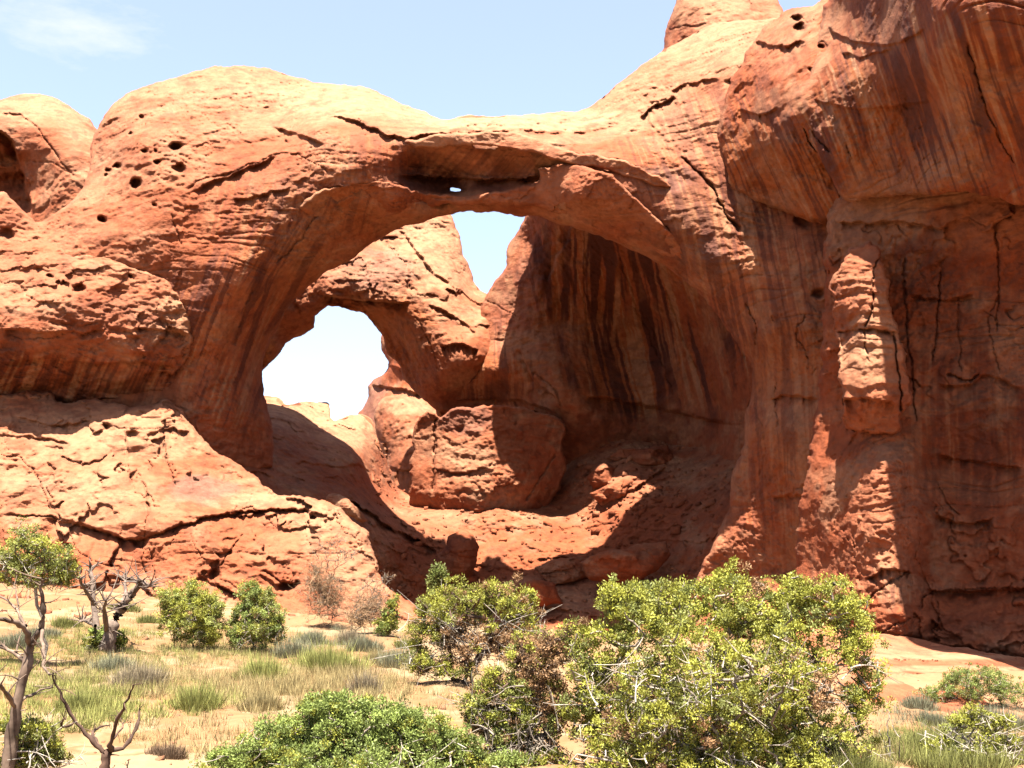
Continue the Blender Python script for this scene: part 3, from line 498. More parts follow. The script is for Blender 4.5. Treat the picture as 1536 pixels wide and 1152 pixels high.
# bowl floor: sunlit ramp on the left, shaded rubble on the right
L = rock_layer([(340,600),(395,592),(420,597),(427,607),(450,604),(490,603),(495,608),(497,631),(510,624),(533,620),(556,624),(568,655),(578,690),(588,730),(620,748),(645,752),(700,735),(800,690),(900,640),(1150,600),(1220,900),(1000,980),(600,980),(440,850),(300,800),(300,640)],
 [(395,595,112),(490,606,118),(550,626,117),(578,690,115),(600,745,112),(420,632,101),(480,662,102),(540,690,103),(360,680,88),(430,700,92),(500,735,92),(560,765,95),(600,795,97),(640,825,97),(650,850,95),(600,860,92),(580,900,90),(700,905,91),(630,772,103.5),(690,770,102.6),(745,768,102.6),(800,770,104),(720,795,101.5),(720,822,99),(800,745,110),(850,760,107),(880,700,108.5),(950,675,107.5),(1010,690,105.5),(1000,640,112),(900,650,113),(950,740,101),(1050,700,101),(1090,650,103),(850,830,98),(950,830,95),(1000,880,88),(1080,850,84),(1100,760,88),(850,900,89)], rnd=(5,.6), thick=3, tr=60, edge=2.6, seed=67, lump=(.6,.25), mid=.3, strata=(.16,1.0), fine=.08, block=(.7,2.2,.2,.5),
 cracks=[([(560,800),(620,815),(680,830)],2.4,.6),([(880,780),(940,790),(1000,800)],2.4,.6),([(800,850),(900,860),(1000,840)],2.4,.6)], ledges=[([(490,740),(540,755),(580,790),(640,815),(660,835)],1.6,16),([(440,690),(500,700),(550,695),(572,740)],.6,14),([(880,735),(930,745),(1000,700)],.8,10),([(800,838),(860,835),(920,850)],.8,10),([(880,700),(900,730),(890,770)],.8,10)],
 base=SALMON*.95, blobs=[(470,620,100,26,'p',.9),(520,650,60,30,'p',.5),(700,790,120,40,'s',.6),(950,680,40,14,'p',.8),(980,692,40,8,'p',.8),(900,800,200,60,'r',.8),(540,730,70,50,'r',.6),(640,870,90,50,'r',.8),(930,720,50,40,'s',.5),(530,775,50,20,'g',.4)])  # light painted in: redder blobs where shade falls, paler where sun does
L_floor = L
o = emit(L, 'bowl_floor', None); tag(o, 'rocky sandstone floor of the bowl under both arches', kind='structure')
def boulder(label, out, Y, depth, seed, base=RED, cat='boulder', group=None, name='boulder', **k):
    p = np.array(out, float); c = p.mean(0)
    sp = np.ptp(p, 0)
    ctl = [(a, b, Y) for a, b in out[::2]]+[(c[0], c[1]-sp[1]*.15, Y-depth), (c[0]+sp[0]*.15, c[1]+sp[1]*.25, Y-depth*.9)]
    L = rock_layer(out, ctl, rnd=(min(sp)*.2, depth*.45), thick=depth*1.6, tr=min(sp)*.5, edge=2.4, smooth_it=0, seed=seed, lump=(.25,.6), mid=.12, strata=(.06,1.5), fine=.04, base=base, step=1.2, **k)
    o = emit(L, name); tag(o, label, cat, group); return o
boulder('rounded dark boulder standing alone at the lip of the bowl', [(652,850),(656,832),(668,822),(672,806),(690,797),(708,802),(719,820),(713,850),(706,870),(690,880),(660,880)], 94, 1.8, 71, cracks=[([(660,835),(685,828),(712,826)],1.6,.3)])
boulder('pale flat slab jutting out of the shade under the left leg', [(486,748),(492,741),(510,742),(524,750),(540,768),(552,782),(540,784),(520,774),(498,762)], 84, 1.2, 72, base=PALE, name='rock_slab', cat='rock slab')
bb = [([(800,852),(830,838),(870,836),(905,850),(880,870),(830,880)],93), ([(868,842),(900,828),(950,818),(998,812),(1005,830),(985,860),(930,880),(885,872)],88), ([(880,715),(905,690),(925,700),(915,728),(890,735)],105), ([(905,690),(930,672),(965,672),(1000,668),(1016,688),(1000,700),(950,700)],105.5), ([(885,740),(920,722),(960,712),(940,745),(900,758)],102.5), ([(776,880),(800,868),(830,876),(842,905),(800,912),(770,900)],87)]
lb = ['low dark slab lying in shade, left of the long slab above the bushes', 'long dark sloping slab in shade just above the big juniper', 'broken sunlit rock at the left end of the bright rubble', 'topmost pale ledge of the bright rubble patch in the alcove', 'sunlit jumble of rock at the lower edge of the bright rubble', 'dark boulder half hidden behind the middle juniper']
for i, ((o_, Y_), l_) in enumerate(zip(bb, lb)): boulder(l_, o_, Y_, 1.3, 80+i, base=(SALMON if i in (2, 3, 4) else RED), group='boulders in the bowl', block=(.7,1.3,.15,.7))  # base colour repeats the light: salmon in sun, darker red in shade
# ================================================================ BACKGROUND ROCK
o = emit(rock_layer([(-250,190),(0,148),(33,139),(70,140),(110,163),(143,185),(175,260),(170,380),(-250,420)],
 [(33,142,118),(143,188,116),(60,190,112),(110,240,110),(10,260,117),(0,180,112),(-50,200,112),(50,330,112),(100,300,109.5),(150,300,110),(0,340,116)], rnd=(16,2.5), thick=14, tr=80, edge=2, seed=97, lump=(.5,.2), mid=.2, strata=(.12,.6),
 cracks=[([(0,170),(40,175),(70,210),(100,255),(115,265)],3,.9),([(40,240),(80,245),(112,265)],2,.5)], ledges=[([(-40,190),(0,195),(22,215),(35,260),(52,325)],4.0,26)], blobs=[(80,160,90,30,'p',.6),(15,260,30,60,'r',.7),(70,220,30,40,'r',.4)]), 'rock_dome')
tag(o, 'pale rounded sandstone dome behind the arch at the far left edge', 'rock dome')
o = emit(rock_layer([(975,110),(997,76),(997,55),(1003,30),(1012,5),(1030,-30),(1100,-45),(1160,-20),(1190,60),(1110,110)], [(997,60,108),(1010,5,107),(1060,20,103),(1060,60,101),(1120,30,102),(1150,0,105),(1080,-40,106)], rnd=(12,2), thick=10, tr=60, edge=2, seed=101, lump=(.5,.25), strata=(.3,.35), cracks=[([(1000,45),(1040,38),(1080,36)],2.5,.7),([(1020,58),(1060,54),(1110,38)],3,.8),([(1120,-5),(1132,25)],2,.5)], base=SALMON, blobs=[(1060,10,80,30,'p',.5)]), 'rock_outcrop')
tag(o, 'layered sandstone knob cut off by the top edge, above the cliff', 'rock knob')
butte = empty('butte', P(600, 700, 170), 'distant layered red butte seen through the back arch', 'butte')
emit(rock_layer([(540,700),(535,621),(545,612),(551,600),(553,573),(577,560),(584,545),(578,533),(571,518),(570,503),(590,470),(650,470),(690,560),(690,790),(570,790)], [(540,620,182),(553,575,182),(572,505,178),(600,540,172),(620,580,170),(610,620,166),(640,600,168),(600,700,164),(640,780,160)], rnd=(8,3), thick=20, tr=60, edge=1.6, seed=103, lump=(.8,.15), strata=(.6,.35), mid=.2, base=RED*1.15, ledges=[([(553,575),(600,585),(640,590)],1.5,8),([(575,548),(600,552),(630,556)],1.2,6)], blobs=[(560,600,20,40,'g',.6),(610,600,40,14,'p',.5)]), 'upper_tower', butte, mat=M_FAR)
emit(rock_layer([(562,640),(560,620),(567,604),(585,594),(612,594),(640,607),(690,640),(690,800),(590,800),(584,720),(572,690)], [(565,610,150),(590,600,147),(610,640,142),(640,620,145),(600,700,141),(570,680,148),(620,780,138)], rnd=(9,2.5), thick=10, tr=40, edge=1.8, seed=107, lump=(.9,.2), strata=(.3,.5), mid=.25, base=SALMON, cracks=[([(565,650),(580,670),(578,700)],4,2.0),([(585,700),(605,708),(625,706)],2,.8)], ledges=[([(585,700),(605,707),(630,700)],1,10)], blobs=[(600,610,40,10,'p',.6),(600,720,40,30,'r',.5)]), 'lower_fin', butte, mat=M_FAR)

# ================================================================ GROUND
def gz_ctl():
    pts = [(-300,1330,8),(768,1330,8),(1800,1330,8),(-300,1225,11),(300,1225,11),(768,1225,11),(1300,1225,11),(1900,1225,11),(100,1152,14),(500,1152,13.5),(900,1152,13),(1300,1152,13.5),(1500,1152,14),(100,1060,21),(400,1060,21),(700,1060,23),(1000,1050,24),(1350,1090,22),(1500,1100,22.5),
     (50,990,31),(200,1000,31),(400,1000,30),(600,1000,29),(720,1040,26),(80,924,46),(250,950,43),(450,955,42),(600,960,41),(100,878,64),(300,905,66),(520,935,62),(640,945,62),(800,945,60),(1000,945,58),(1330,1062,40),(1450,1078,39),(1330,990,54),(1440,1008,53),(1536,1018,50),(1600,1000,48),(-60,872,64),(-100,1000,30),(700,965,78),(1000,960,74),(640,950,72)]
    a = np.array(pts, float); return P(a[:, 0], a[:, 1], a[:, 2])
GC = gz_ctl()
def gz(x, y):
    """height of the ground at (x, y)"""
    x = np.asarray(x, float); y = np.asarray(y, float)
    c = [(p[0]*60/(p[1]+20), 100*math.log(p[1]), p[2]) for p in GC]
    yy = np.clip(y, 7, 85)
    z = tps(c, np.clip(x*60/(yy+20), -55, 55), 100*np.log(yy), 1e-3)
    z = z-(np.maximum(y-85, 0))*.02
    far = sstep(60, 400, np.hypot(x, y-40)); z = z*(1-far)-9*far
    z = z+(.16*fbm(x*.35, y*.35, 0*x, 4, .5, 7)+.05*fbm(x*1.7, y*1.7, 0*x, 3, .5, 8))*sstep(4, 10, y)*(1-far)
    return z
def ground():
    t = np.concatenate([np.linspace(-200, 2, 14)[:-1], np.exp(np.linspace(math.log(2.5), math.log(95), 520)), np.exp(np.linspace(math.log(100), math.log(6000), 30))])
    s = np.concatenate([-np.exp(np.linspace(math.log(60), math.log(.62), 24))[:-1], np.linspace(-.62, .62, 620), np.exp(np.linspace(math.log(.62), math.log(60), 24))[1:]])
    S, T = np.meshgrid(s, t); X = S*np.maximum(np.abs(T), 12); Yg = T
    Z = gz(X.ravel(), Yg.ravel())
    V = np.stack([X.ravel(), Yg.ravel(), Z], 1); nx = len(s)
    j, i = np.meshgrid(np.arange(len(t)-1), np.arange(nx-1), indexing='ij'); b = (j*nx+i).ravel()
    q = np.stack([b, b+1, b+nx+1, b+nx], 1)
    x, y, z = V.T
    n = fbm(x*.25, y*.25, 0*x, 4, .55, 201); n2 = fbm(x*1.5, y*1.5, 0*x, 4, .6, 202)
    C = np.repeat(np.array([[.70,.385,.165]]), len(V), 0)
    def mix(c, a):
        nonlocal C
        a = np.clip(a, 0, 1)[:, None]; C = C*(1-a)+np.array(c)[None]*a
    C *= .22
    mix((.22,.115,.055), sstep(.0, .4, n)*.6); mix((.26,.19,.115), sstep(.0, .4, -n+.4*n2)*.5); mix((.16,.12,.065), sstep(.15, .4, n2)*.3)
    mix((.24,.115,.058), sstep(6, 14, x+.05*y)*.7)
    mix((.19,.08,.04), sstep(.1, .35, n2+.5*n)*sstep(60, 75, y)*.5)
    return tag(mesh_obj('ground', V, q, M_SAND, None, C, origin=(0, 0, 0)), 'pale orange sandy ground sloping up to the foot of the rocks', kind='structure')
ground()
# slickrock apron at the foot of the right cliff
L = rock_layer([(1180,985),(1200,935),(1310,950),(1370,956),(1440,972),(1536,988),(1830,1000),(1830,1120),(1450,1110),(1380,1100),(1310,1095),(1200,1090)],
 [(1200,940,57),(1370,957,57),(1536,988,54),(1320,1000,46),(1450,1010,46.5),(1320,1035,41),(1440,1050,41),(1600,1060,42),(1200,1030,43),(1320,1095,40),(1600,1110,41)], rnd=(4,.3), thick=2, tr=60, edge=2, seed=111, lump=(.25,.3), mid=.12, strata=(.10,2.5), fine=.03, base=SALMON*1.05, ledges=[([(1300,985),(1400,990),(1536,1005)],.4,5),([(1310,1008),(1400,1012),(1500,1020)],.35,5)], blobs=[(1380,985,140,5,'p',.9),(1400,1003,160,4,'p',.8),(1350,1018,120,7,'p',.7)])
o = emit(L, 'slickrock_apron', None); tag(o, 'banded slickrock apron at the foot of the right cliff', kind='structure')
# ================================================================ PLANTS
def px_ground(u, v, ymax=84.0):
    """where the sight line through (u, v) first meets the ground"""
    u = np.atleast_1d(np.asarray(u, float)); v = np.atleast_1d(np.asarray(v, float))
    Ys = np.exp(np.linspace(math.log(7), math.log(ymax), 150))
    Pt = P(u[:, None], v[:, None], Ys[None])
    zg = gz(Pt[..., 0].ravel(), Pt[..., 1].ravel()).reshape(Pt.shape[:2])
    below = Pt[..., 2] < zg; k = np.argmax(below, 1); k[~below.any(1)] = len(Ys)-1; k = np.clip(k, 1, None)
    r = np.arange(len(u)); d0 = Pt[r, k-1, 2]-zg[r, k-1]; d1 = Pt[r, k, 2]-zg[r, k]
    t = np.clip(d0/(d0-d1+1e-9), 0, 1); Y = Ys[k-1]+(Ys[k]-Ys[k-1])*t
    p = P(u, v, Y); p[:, 2] = gz(p[:, 0], p[:, 1]); return p
def tubes(paths, radii, sides=5):
    """one mesh of tapered tubes; paths: list of (k,3), radii: list of (k,)"""
    Vs, Fs, n0 = [], [], 0
    for p, r in zip(paths, radii):
        p = np.asarray(p, float); k = len(p)
        if k < 2: continue
        t = np.gradient(p, axis=0); t /= np.linalg.norm(t, axis=1, keepdims=True)+1e-9
        a = np.where(np.abs(t[:, 2:3]) > .9, [[1., 0, 0]], [[0, 0, 1.]]); n1 = np.cross(t, a); n1 /= np.linalg.norm(n1, axis=1, keepdims=True)+1e-9; n2 = np.cross(t, n1)
        an = np.linspace(0, 2*np.pi, sides, endpoint=False)
        ring = p[:, None]+np.asarray(r)[:, None, None]*(np.cos(an)[None, :, None]*n1[:, None]+np.sin(an)[None, :, None]*n2[:, None])
        Vs.append(ring.reshape(-1, 3))
        j, i = np.meshgrid(np.arange(k-1), np.arange(sides), indexing='ij'); i2 = (i+1) % sides
        Fs.append((np.stack([j*sides+i, j*sides+i2, (j+1)*sides+i2, (j+1)*sides+i], -1).reshape(-1, 4)+n0)); n0 += k*sides
    return np.concatenate(Vs), np.concatenate(Fs)
def leaves(cent, n, rr, ln, wd, rng, col, colvar, up=.5):
    """n leaf blades round each centre; returns verts, quads, tints"""
    m = len(cent); N = m*n
    d = rng.normal(size=(N, 3)); d /= np.linalg.norm(d, axis=1, keepdims=True)
    rad_ = rng.random(N)**.5
    c = np.repeat(cent, n, 0)+d*(rad_*np.repeat(rr, n))[:, None]*np.array([1, 1, .85])
    ax = d*.9+rng.normal(size=(N, 3))*.6+np.array([0, 0, up]); ax /= np.linalg.norm(ax, axis=1, keepdims=True)
    sd = np.cross(ax, rng.normal(size=(N, 3))); sd /= np.linalg.norm(sd, axis=1, keepdims=True)+1e-9
    L = (ln*(.6+.8*rng.random(N)))[:, None]; W_ = (wd*(.6+.8*rng.random(N)))[:, None]
    V = np.stack([c-ax*L*.5, c+sd*W_*.5, c+ax*L*.5, c-sd*W_*.5], 1).reshape(-1, 3)
    q = np.arange(4*N).reshape(-1, 4)
    cc = np.repeat(col, n, 0)*(1+colvar*rng.normal(size=(N, 1))*.5); cc = np.clip(cc, .004, 1)
    return V, q, np.repeat(cc, 4, 0)
YG = np.array([.250, .250, .036]); GR = np.array([.160, .200, .046]); OL = np.array([.185, .200, .050]); BR = np.array([.23, .13, .06]); TAN = np.array([.27, .17, .095])
WOOD = np.array([.20, .165, .13]); DARKWOOD = np.array([.085, .055, .040]); PALEWOOD = np.array([.29, .25, .205])
def grow(base, cent, rng, stems=3, jit=.10, r0=.012, rpow=.42, seglen=.35):
    """join every crown point to the nearest older node: a branching skeleton"""
    c = np.asarray(cent); order = np.argsort(np.linalg.norm(c-base, axis=1))
    nodes = [np.array(base, float)]; par = [-1]
    top = c.mean(0)
    paths = []
    for k in order:
        N_ = np.array(nodes); dv = N_-c[k]; d = np.linalg.norm(dv, axis=1)
        cost = d*(1+.35*np.clip((N_[:, 2]-c[k][2])/(d+1e-6), 0, 1))
        b = int(np.argmin(cost)); a = N_[b]; L = d[b]; s = max(2, int(L/seglen)+1)
        idx = [b]
        bend = rng.normal(size=3)*L*.16; bend[2] -= L*.10
        for i in range(1, s+1):
            t = i/s; p = a*(1-t)+c[k]*t+bend*math.sin(math.pi*t)+(rng.normal(size=3)*jit*min(L, 1)*.5 if i < s else 0)
            nodes.append(p); par.append(idx[-1]); idx.append(len(nodes)-1)
        paths.append(idx)
    w = np.ones(len(nodes))*.4
    for i in range(len(nodes)-1, 0, -1): w[par[i]] += w[i]*.75
    N_ = np.array(nodes); R_ = r0*w**rpow
    pp = [N_[i] for i in paths]; rr = []
    for i in paths:
        r = R_[i].copy(); r[0] = min(r[0], r[1]*1.15); rr.append(r)
    return pp, rr
def sample_crown(ell, Y, n, rng, depth=.8, shell=.55):
    """points in a lumpy union of ellipses drawn in the picture, given real depth at Y"""
    a = np.array([e[2]*e[3] for e in ell], float); pick = rng.choice(len(ell), n, p=a/a.sum()); e = np.array(ell, float)[pick]
    d = rng.normal(size=(n, 3)); d /= np.linalg.norm(d, axis=1, keepdims=True); r = shell+(1-shell)*rng.random(n); r = np.where(rng.random(n) < .35, r*rng.random(n)**.4, r)
    d *= (r*(1+.38*gnoise(d[:, 0]*2.2+pick*3.1, d[:, 1]*2.2, d[:, 2]*2.2, 9)))[:, None]
    dm = d[:, 1]*e[:, 2]/F*Y*depth
    return P(e[:, 0]+d[:, 0]*e[:, 2], e[:, 1]-d[:, 2]*e[:, 3], Y+dm)
def juniper(name, label, cat, base_px, Y, ell, seed, nclump, nleaf, cols, wood=WOOD, leaf=(.075, .030), rr=.14, dead=0, dead_col=PALEWOOD, group=None, r0=.010, wts=None, depth=.8, zbase=None, brown_at=None, dead_len=.36, nsk=300):
    rng = np.random.default_rng(seed)
    if Y is None: b = px_ground(base_px[0], base_px[1])[0]; Y = b[1]
    else:
        b = P(base_px[0], base_px[1], Y); b[2] = gz(b[0], b[1]) if zbase is None else zbase
    t = empty(name, b, label, cat, group)
    root = b-np.array([0, 0, .08])
    c = sample_crown(ell, Y, nclump, rng, depth)
    c[:, 2] = np.maximum(c[:, 2], b[2]+.10)
    sk = c[rng.random(nclump) < min(1, nsk/nclump)]
    pp, rr_ = grow(root, sk, rng, r0=r0)
    V, q = tubes(pp, rr_, 5)
    wn = fbm(V[:, 0]*6, V[:, 1]*6, V[:, 2]*2, 3, .6, seed)[:, None]
    mesh_obj('trunk', V, q, M_BARK, t, wood[None]*(1+.7*wn))
    wts = wts or [1/len(cols)]*len(cols)
    base_c = np.array(cols)[rng.choice(len(cols), nclump, p=np.array(wts)/sum(wts))]*(1+.22*rng.normal(size=(nclump, 1)))
    if brown_at is not None:
        for bu, bv, br in brown_at:
            cpx = np.array([proj(x) for x in c]); m = (np.hypot(cpx[:, 0]-bu, cpx[:, 1]-bv) < br) & (rng.random(nclump) < .7); base_c[m] = BR*(1+.25*rng.normal(size=(m.sum(), 1)))
    V, q, C = leaves(c, nleaf, rr*(.6+.8*rng.random(nclump)), leaf[0], leaf[1], rng, np.clip(base_c, .005, 1), .35)
    mesh_obj('crown', V, q, M_LEAF, t, C, smooth=False)
    if dead:
        lo_ = np.nonzero(c[:, 2] < np.quantile(c[:, 2], .72))[0]; k = rng.choice(lo_, dead); P0 = c[k]+rng.normal(size=(dead, 3))*.06
        paths, radii = [], []
        ctr = np.array([b[0], b[1], b[2]+.3*(c[:, 2].max()-b[2])])
        for p0 in P0:
            o = p0-ctr; o /= np.linalg.norm(o)+1e-6; o = o+rng.normal(size=3)*.55; o[2] += .0; o /= np.linalg.norm(o); L = dead_len*(.5+rng.random())
            bend = rng.normal(size=3)*.42*L
            s = np.linspace(0, 1, 6)[:, None]; pth = p0+(s-.88)*L*o+bend*s*s
            paths.append(pth); radii.append(np.linspace(.010, .0025, 6)*(.5+.8*rng.random()))
            for _ in range(rng.integers(1, 4)):
                i = rng.integers(1, 5); o2 = o+rng.normal(size=3)*.6; o2 /= np.linalg.norm(o2); s2 = np.linspace(0, 1, 4)[:, None]
                paths.append(pth[i]+s2*L*.45*o2+rng.normal(size=3)*.1*L*s2*s2); radii.append(np.linspace(.006, .002, 4))
        V, q = tubes(paths, radii, 4)
        mesh_obj('dead_twigs', V, q, M_BARK, t, np.repeat(dead_col[None], len(V), 0)*(1+.25*rng.normal(size=(len(V), 1))))
    return t
def proj(p):
    yc = -p[1]*math.sin(PITCH)+p[2]*math.cos(PITCH); zc = p[1]*math.cos(PITCH)+p[2]*math.sin(PITCH)
    return CU+F*p[0]/zc, CV-F*yc/zc
juniper('juniper', 'big yellow green juniper thick with bare grey twigs, widest plant in front of the cliff', 'juniper', (1085,1150), 13.4,
  [(1085,1010,230,130),(930,905,45,36),(1000,915,65,45),(1090,893,62,42),(1170,905,55,42),(1250,905,60,42),(1285,955,36,60),(905,965,50,55),(1300,1040,30,60),(880,1050,40,80),(1080,1080,220,75),(1000,1125,140,28),(1190,1115,120,40),(1080,1160,250,40),(1105,860,18,22),(960,890,30,22),(1205,880,26,20)], 11, 2700, 80, [YG, YG*.9, OL, YG*1.15, BR], wts=[4,3,2,2,.35], dead=650, rr=.092, leaf=(.036,.016), nsk=800, dead_len=.30, r0=.013, brown_at=[(1230,1040,28),(1060,1100,24),(930,1085,24),(1130,890,16)])
juniper('juniper', 'dark trunked juniper with green top and rusty lower foliage, left of the big juniper', 'juniper', (712,1038), 26.0,
  [(680,908,62,40),(640,935,32,36),(770,900,42,36),(735,893,45,26),(625,985,25,30),(700,950,75,36),(785,935,28,36),(670,1000,55,18),(760,960,40,30)], 12, 560, 85, [YG, YG*.85, OL, BR], wts=[4,3,2,1.2], dead=220, rr=.15, leaf=(.055,.024), r0=.026, wood=DARKWOOD, brown_at=[(710,965,42),(760,975,36),(690,950,26)], dead_len=.7)
juniper('juniper', 'low dense fresh green juniper bush at the bottom edge, left of centre', 'juniper', (520,1165), 13.0,
  [(480,1088,62,46),(420,1112,64,40),(560,1090,66,46),(640,1112,58,44),(355,1138,48,24),(600,1080,40,28),(500,1062,44,22),(690,1130,40,35),(500,1150,200,40),(740,1150,50,30)], 13, 1500, 80, [GR, GR*1.2, GR*.8, YG*.8], wts=[4,3,2,1.5], dead=60, rr=.088, leaf=(.032,.016))
juniper('juniper', 'straggling juniper of brown twigs and yellow green sprays leaning left beside the big juniper', 'juniper', (800,1160), 13.6,
  [(725,1060,34,50),(762,1108,38,42),(740,1022,20,26),(800,985,45,40),(830,1050,28,65),(780,1040,35,40),(850,960,30,30),(800,1140,50,30),(770,1080,45,40),(750,1150,60,25)], 14, 760, 70, [YG, BR*.8, OL, TAN*.6], wts=[5,1.2,3,1.2], dead=260, dead_col=WOOD*.9, rr=.09, leaf=(.036,.016), wood=DARKWOOD, r0=.017, brown_at=[(810,990,40),(830,1050,35)])
juniper('juniper', 'olive green juniper with a rounded crown at the left edge', 'juniper', (66,990), 30.0,
  [(38,822,48,38),(85,842,28,34),(10,850,34,32),(60,862,44,20),(100,860,20,18)], 15, 330, 70, [OL*1.25, OL, YG, YG*.8], dead=160, rr=.17, leaf=(.065,.028), r0=.018)
juniper('juniper', 'left of the two bushy upright junipers below the left rock face', 'juniper', (285,975), None,
  [(285,928,48,44),(255,905,22,32),(310,945,30,32),(290,890,26,22),(320,910,18,26)], 16, 400, 75, [OL*1.2, YG*.95, YG], dead=90, rr=.16, leaf=(.07,.028))
juniper('juniper', 'right of the two bushy upright junipers, beside the dry tan shrub', 'juniper', (385,980), None,
  [(385,930,42,46),(378,892,20,24),(412,942,18,30),(355,945,18,30),(400,900,14,22)], 17, 380, 75, [GR*1.1, OL*1.1, YG*.85], dead=70, rr=.15, leaf=(.07,.028))
juniper('juniper', 'small narrow green juniper between the dry shrubs and the dark trunked juniper', 'juniper', (585,955), None,
  [(585,925,16,26),(590,905,9,14),(578,940,18,14)], 18, 110, 34, [GR, YG*.8], rr=.16, leaf=(.11,.04))
juniper('juniper', 'rounded deep green shrub on the slickrock at the right edge', 'shrub', (1462,1062), None,
  [(1460,1024,60,28),(1408,1040,36,18),(1512,1036,42,24),(1440,1015,26,14),(1490,1015,26,14)], 19, 420, 70, [GR*.9, GR*1.1, OL], dead=40, rr=.13, leaf=(.055,.024))
juniper('juniper', 'sparse young juniper with crooked grey stems at the bottom right', 'juniper', (1448,1165), 14.0,
  [(1440,1086,34,14),(1475,1122,28,16),(1500,1082,24,10),(1415,1118,22,14),(1520,1112,18,14),(1440,1130,40,16),(1455,1070,24,14),(1490,1100,20,20)], 20, 150, 60, [YG, YG*.8, OL], dead=60, rr=.08, leaf=(.034,.016), r0=.012, wood=PALEWOOD*.8)
juniper('juniper', 'yellow green juniper sprays at the lower left corner around the dead tree', 'juniper', (25,1175), 12.2,
  [(48,1108,42,30),(18,1090,24,18),(78,1132,22,20),(30,1140,40,16)], 21, 260, 70, [YG*.9, YG*.75, OL], dead=50, rr=.075, leaf=(.030,.014))
juniper('shrub', 'small dark shrub growing in shade beside the rounded boulder', 'shrub', (660,884), 80.0,
  [(660,862,13,17),(655,872,16,10)], 22, 90, 30, [GR*.8, OL*.7], rr=.35, leaf=(.22,.09), zbase=float(P(660,882,80)[2]))
juniper('shrub', 'small green shrub at the foot of the gnarled dead tree', 'shrub', (155,975), None,
  [(150,955,24,18),(175,960,18,14),(140,965,16,10)], 23, 130, 34, [GR, YG*.7], dead=30, rr=.13, leaf=(.09,.035))
# dry shrubs: fine tan twigs
def dry_shrub(label, base_px, ell, seed, n, Y=None, col=TAN):
    return juniper('dry_shrub', label, 'dry shrub', base_px, Y, ell, seed, n, 9, [col, col*.8, WOOD*.9], wood=WOOD*.5, dead=int(n*1.1), dead_col=col*.85, rr=.15, leaf=(.075,.022), r0=.009, dead_len=.7)
dry_shrub('tall bare tan shrub with a straight stem in front of the red rock face', (493,942), [(490,860,32,60),(485,900,42,40),(505,820,20,30),(525,830,16,12),(470,860,14,30)], 31, 380)
dry_shrub('leaning dry shrub with a feathery tan tip, right of the taller bare shrub', (527,952), [(560,890,26,30),(580,866,18,10),(540,920,24,26),(570,915,26,26)], 32, 240)
# dead trees drawn limb by limb
def dead_tree(label, Y, limbs, seed, col, twigs=40, tl=.35, name='dead_tree', zmax=None):
    rng = np.random.default_rng(seed)
    u0, v0 = limbs[0][0][0][:2]
    b = P(u0, v0, Y); b[2] = min(b[2], gz(b[0], b[1]))
    t = empty(name, b, label, 'dead tree')
    for k, (pts, r0, r1) in enumerate(limbs):
        p = np.array(pts, float); p = smooth_poly(p, 2, False)
        wig = np.cumsum(rng.normal(size=len(p)))*.012*Y/12
        w = P(p[:, 0]+rng.normal(size=len(p))*1.0, p[:, 1]+rng.normal(size=len(p))*.8, Y+wig+.25*k*(-1)**k*np.linspace(0, 1, len(p))*Y/14)
        if k == 0: w[0, 2] = min(w[0, 2], b[2]-.1)
        r = np.linspace(r0, r1, len(p))*(1+.15*rng.normal(size=len(p)))
        paths, radii = [w], [np.maximum(r, .004)]
        for _ in range(twigs//len(limbs)):
            i = rng.integers(max(1, len(w)//3), len(w)); o = rng.normal(size=3); o[2] = abs(o[2])*.7; o /= np.linalg.norm(o); s = np.linspace(0, 1, 5)[:, None]; L = tl*(.3+rng.random())
            paths.append(w[i]+s*L*o+rng.normal(size=3)*.25*L*s*s); radii.append(np.linspace(min(r1*.8, .012*Y/12), .003*Y/12, 5))
        V, q = tubes(paths, radii, 7)
        n = fbm(V[:, 0]*9, V[:, 1]*9, V[:, 2]*2.5, 3, .6, seed)[:, None]
        mesh_obj('trunk' if k == 0 else 'limb', V, q, M_BARK, t, np.clip(col[None]*(1+.8*n), .01, .8))
    return t
dead_tree('tall bare grey dead tree at the left edge with forking crooked limbs', 12.0, [([(8,1175),(18,1110),(24,1060),(38,1005),(47,965)],.075,.040),([(47,965),(62,945),(67,915),(60,885),(64,868)],.036,.012),([(40,995),(22,978),(0,968),(-20,962)],.030,.016),([(45,968),(38,942),(18,930),(-12,928)],.034,.016),([(26,1052),(48,1042),(62,1034),(80,1030)],.020,.007),([(22,1060),(6,1032),(-12,1024)],.028,.014),([(38,940),(22,910),(-5,888)],.020,.008),([(62,945),(66,985),(64,1000),(75,1012)],.02,.009),([(46,960),(30,935),(27,905),(24,880)],.018,.007)], 41, np.array([.115,.080,.058]), 54, .26)
dead_tree('dark forked snag with curved bare limbs at the bottom left', 12.4, [([(156,1175),(158,1145),(160,1128)],.060,.045),([(158,1130),(138,1110),(112,1082),(95,1050),(84,1025),(78,1012)],.030,.007),([(160,1128),(188,1121),(203,1098),(210,1065)],.034,.009),([(165,1124),(172,1088),(186,1060),(202,1026)],.030,.007),([(150,1120),(138,1102),(146,1090),(166,1088)],.022,.007),([(112,1082),(98,1092),(90,1088),(96,1078)],.015,.008),([(168,1110),(178,1098),(188,1080)],.016,.006)], 42, np.array([.070,.042,.030]), 26, .18)
